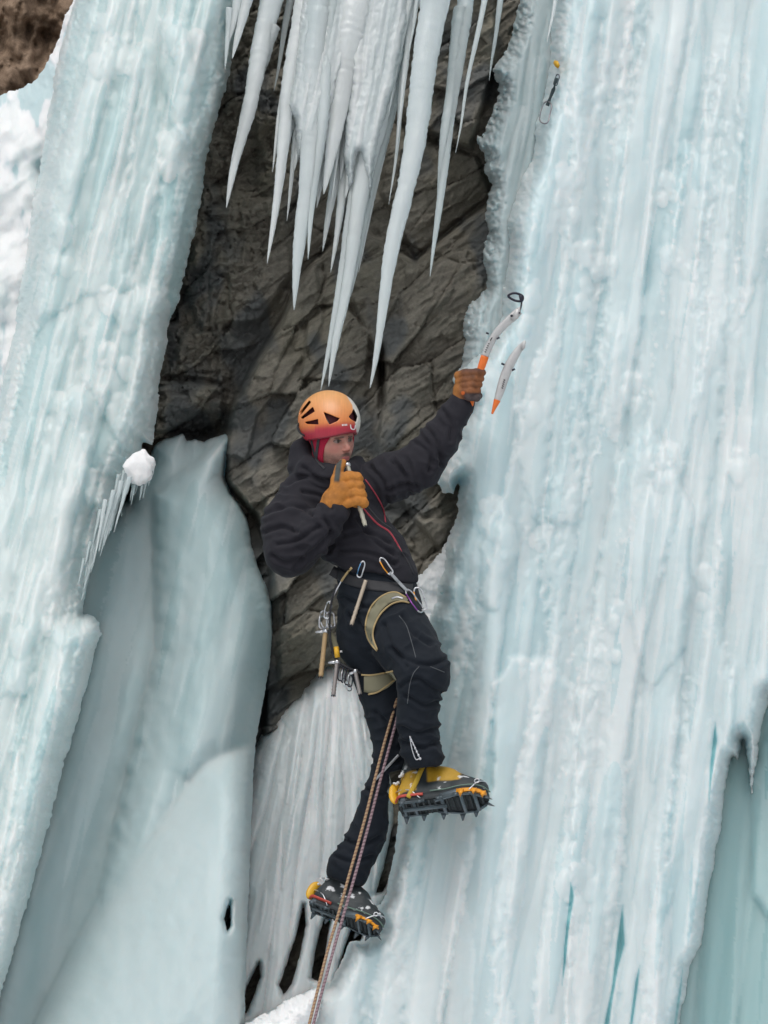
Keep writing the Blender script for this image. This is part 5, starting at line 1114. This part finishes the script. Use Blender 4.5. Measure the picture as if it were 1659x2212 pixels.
# ---- ice axes
reg_w = wall.data; Vw_ = np.empty(len(reg_w.vertices)*3, np.float32); reg_w.vertices.foreach_get('co', Vw_); Vw_ = Vw_.reshape(-1, 3)+np.array(wall.location)
BVHS['wall'] = BVHTree.FromPolygons([tuple(v) for v in Vw_], [tuple(p.vertices) for p in reg_w.polygons])
DW = depth_on(['wall'], 0.03)
def axe(label, shaft, widths, dfun, grip_t, held):
    P = spline(shaft, 60); W3 = np.array([dfun(*p) for p in P])
    for _ in range(40): W3[1:-1] = 0.25*W3[:-2]+0.5*W3[1:-1]+0.25*W3[2:]
    wd = np.interp(np.linspace(0, 1, 60), np.linspace(0, 1, len(widths)), widths)*0.5*PX
    root = empty('ice_axe', tuple(W3[20])); up = (CP-W3[30])/np.linalg.norm(CP-W3[30]); g = int(grip_t*60)
    b = MB(); b.tube(W3[g:], wd[g:], 12, 0.55, up=up); b.build('shaft', M_SHAFT, root)
    b = MB(); b.tube(W3[:g+1], wd[:g+1]*1.08, 12, 0.65, up=up); b.build('grip', M_ORG, root)
    return root, W3, up
DA = lambda x, y: M1(x, y, 58+0.20*(830-y))
ax, W3, up = axe('', [(1012, 892), (1022, 850), (1034, 812), (1042, 786), (1050, 762), (1060, 738), (1074, 717), (1090, 699), (1108, 686), (1121, 672)], [11, 13, 14, 16, 17, 17, 17, 18, 20, 18], DA, 0.40, True)
tag(ax, 'silver ice axe with orange grip held high in the climber\'s raised glove', 'ice axe')
pt = lambda x, y, c=0: DA(x, y)+(CP-DA(x, y))/10.0*c
b = MB(); b.prism(0, (CP-W3[-1])/10*0.014, [pt(1101, 686), (pt(1112, 674)), pt(1120, 664), pt(1124, 661), pt(1124, 680), pt(1119, 688), pt(1108, 694)]); b.build('head', M_SHAFT, ax, flat=True)
b = MB(); b.tube(np.array([pt(1105, 682, .016), pt(1105, 682, .019)]), 3.0*PX, 12); b.tube(np.array([pt(1122, 676, .016), pt(1122, 676, .018)]), 2*PX, 10); b.build('bolt', M_BLACKALU, ax)
b = MB(); b.tube(np.array([pt(1123, 668, .01), pt(1126, 660, 0), pt(1127, 650, -.01)]), np.array([3, 2, 2.4])*PX, 8); lp = smoothloop([pt(1098, 640), pt(1106, 634), pt(1117, 634), pt(1129, 640), pt(1127, 650), pt(1112, 649)], 40); b.tube(np.concatenate([lp, lp[:1]]), 2.7*PX, 8); b.tube(np.array([pt(1124, 638), pt(1127, 650)]), 4*PX, 8); b.build('adze', M_BLACKALU, ax)
b = MB(); b.tube(np.array([pt(1120, 672, .0), pt(1121, 668, -.05), pt(1121, 668, -.14), pt(1121, 672, -.22)]), np.array([6, 5, 4, 2])*PX, 8, 0.35); b.build('pick', M_STEEL, ax)
for (a_, c_) in (((1056, 721), (1050, 719)), ((1073, 732), (1079, 729))): MB().tube(np.array([pt(*a_, .012), pt(*c_, .012)]), 2.2*PX, 8).build('trigger', M_BLACKALU, ax)
b = MB()
for k in range(5): a0 = (1048+k*1.9, 760-k*4.4); b.tube(np.array([pt(a0[0]-1.2, a0[1]-.6, .0135), pt(a0[0]+1.8, a0[1]+0.8, .0135)]), 1.1*PX, 6)
b.tube(np.array([pt(1059, 736, .0135), pt(1063, 729, .0135)]), 1.1*PX, 6); b.build('lettering', M_DARK, ax)
DA2 = lambda x, y: M1(x, y, 62+0.16*(830-y))
ax2, W3, up = axe('', [(1063, 894), (1067, 882), (1073, 868), (1077, 856), (1083, 838), (1090, 812), (1101, 786), (1115, 763), (1126, 748), (1134, 738)], [4, 8, 13, 17, 20, 21, 21, 19, 13, 7], DA2, 0.26, False)
tag(ax2, 'silver ice axe with orange grip lying against the ice right of the raised glove', 'ice axe')
pt = lambda x, y, c=0: DA2(x, y)+(CP-DA2(x, y))/10.0*c
b = MB(); b.prism(0, (CP-W3[-1])/10*0.01, [pt(1124, 746), pt(1132, 735), pt(1136, 736), pt(1134, 752), pt(1128, 758)]); b.build('head', M_SHAFT, ax2, flat=True)
b = MB(); b.tube(np.array([pt(1131, 744, 0), pt(1131, 744, -.10), pt(1131, 748, -.2)]), np.array([5, 4, 2])*PX, 8, 0.35); b.build('pick', M_STEEL, ax2)
for (a_, c_) in (((1090, 788), (1083, 785)), ((1106, 800), (1112, 797))): MB().tube(np.array([pt(*a_, .012), pt(*c_, .012)]), 2.3*PX, 8).build('trigger', M_BLACKALU, ax2)
b = MB()
for k in range(5): a0 = (1085+k*1.1, 838-k*4.3); b.tube(np.array([pt(a0[0]-1.6, a0[1]-.5, .0155), pt(a0[0]+2.0, a0[1]+0.8, .0155)]), 1.2*PX, 6)
b.build('lettering', M_DARK, ax2)

# ---- screw and quickdraw placed in the wall
DQ = depth_on(['wall'], 0.09)
def smoothdepth(x, y): return DQ(0.5*(x+1192), 0.5*(y+205))+(M1(x, y, 0)-M1(0.5*(x+1192), 0.5*(y+205), 0))
sc2 = empty('ice_screw', tuple(smoothdepth(1202, 137))); q = lambda x, y, c=0: smoothdepth(x, y)+(CP-smoothdepth(x, y))/10.0*c
b = MB(); b.prism(0, (CP-q(1202, 137))/10*0.012, [q(1198, 128), q(1206, 130), q(1210, 140), q(1206, 147), q(1199, 142), q(1195, 134)]); b.build('knob', M_YEL, sc2)
b = MB(); b.tube(np.array([q(1202, 137, 0), q(1204, 138, -0.12)]), 4*PX, 10); b.build('tube', M_ALU, sc2)
tag(sc2, 'ice screw with a yellow knob driven into the wall near the top', 'ice screw')
qd = empty('quickdraw', tuple(q(1200, 172)))
P = np.array([q(1204, 168), q(1200, 178), q(1196, 192), q(1191, 205), q(1186, 218), q(1182, 229)]); b = MB(); b.tube(spline(P, 30), np.interp(np.linspace(0, 1, 30), [0, .2, .35, .7, .85, 1], [4.5, 5.5, 5.5, 3.2, 4.5, 4.8])*PX, 8, 0.4); b.build('sling', plain('dark_sling', (0.04, 0.06, 0.065), 0.8), qd)
carabiner_parts(qd, (1184, 220), (1173, 268), 20, smoothdepth, plain('grey_alloy', (0.30, 0.28, 0.30), 0.35, 0.6), None, 1.7)
carabiner_parts(qd, (1206, 160), (1199, 184), 8, smoothdepth, M_STEEL, None, 1.6)
tag(qd, 'dark quickdraw with an empty lower carabiner hanging on the wall under the yellow knob', 'quickdraw')

# ---- ropes
def rope_mat(name, c1, c2):
    m, t, p = mat_new(name); at = N(t, 'ShaderNodeAttribute', attribute_name='tw')
    s_ = math_(t, 'SINE', at.outputs['Fac'], 0.0); c = mixc(t, math_(t, 'GREATER_THAN', s_, 0.35), c1, c2); t.links.new(c, p.inputs['Base Color']); p.inputs['Roughness'].default_value = 0.85; return m
def rope(label, pts, c1, c2, name):
    P2 = spline(np.array(pts, float), 260); W_ = Mv(P2); b = MB(); n = 8; b.tube(W_, 3.1*PX, n, cap=False)
    V = np.concatenate(b.v); L = np.concatenate([[0], np.cumsum(np.linalg.norm(np.diff(W_, axis=0), axis=1))]); 
    tw = (np.repeat(L, n)*420+np.tile(np.arange(n), len(L))*6.283/n)
    o = mesh_obj('climbing_rope', V, b.f, rope_mat(name, c1, c2), attrs={'tw': tw}); tag(o, label, 'rope', 'climbing ropes'); return o
rope('tan climbing rope running down from the harness, left strand of the pair', [(858, 1505, 30), (852, 1530, 38), (830, 1606, 52), (808, 1690, 66), (788, 1770, 84), (753, 1895, 118), (728, 1985, 150), (703, 2071, 190), (668, 2212, 260), (610, 2440, 420), (520, 2800, 800)], (0.38, 0.26, 0.15), (0.22, 0.12, 0.08), 'rope_tan')
rope('mauve climbing rope running down from the harness, right strand of the pair', [(864, 1505, 30), (859, 1545, 40), (842, 1610, 52), (817, 1702, 64), (797, 1780, 82), (767, 1890, 116), (738, 1990, 150), (715, 2071, 190), (677, 2212, 260), (618, 2440, 420), (530, 2800, 800)], (0.30, 0.21, 0.23), (0.15, 0.09, 0.11), 'rope_mauve')
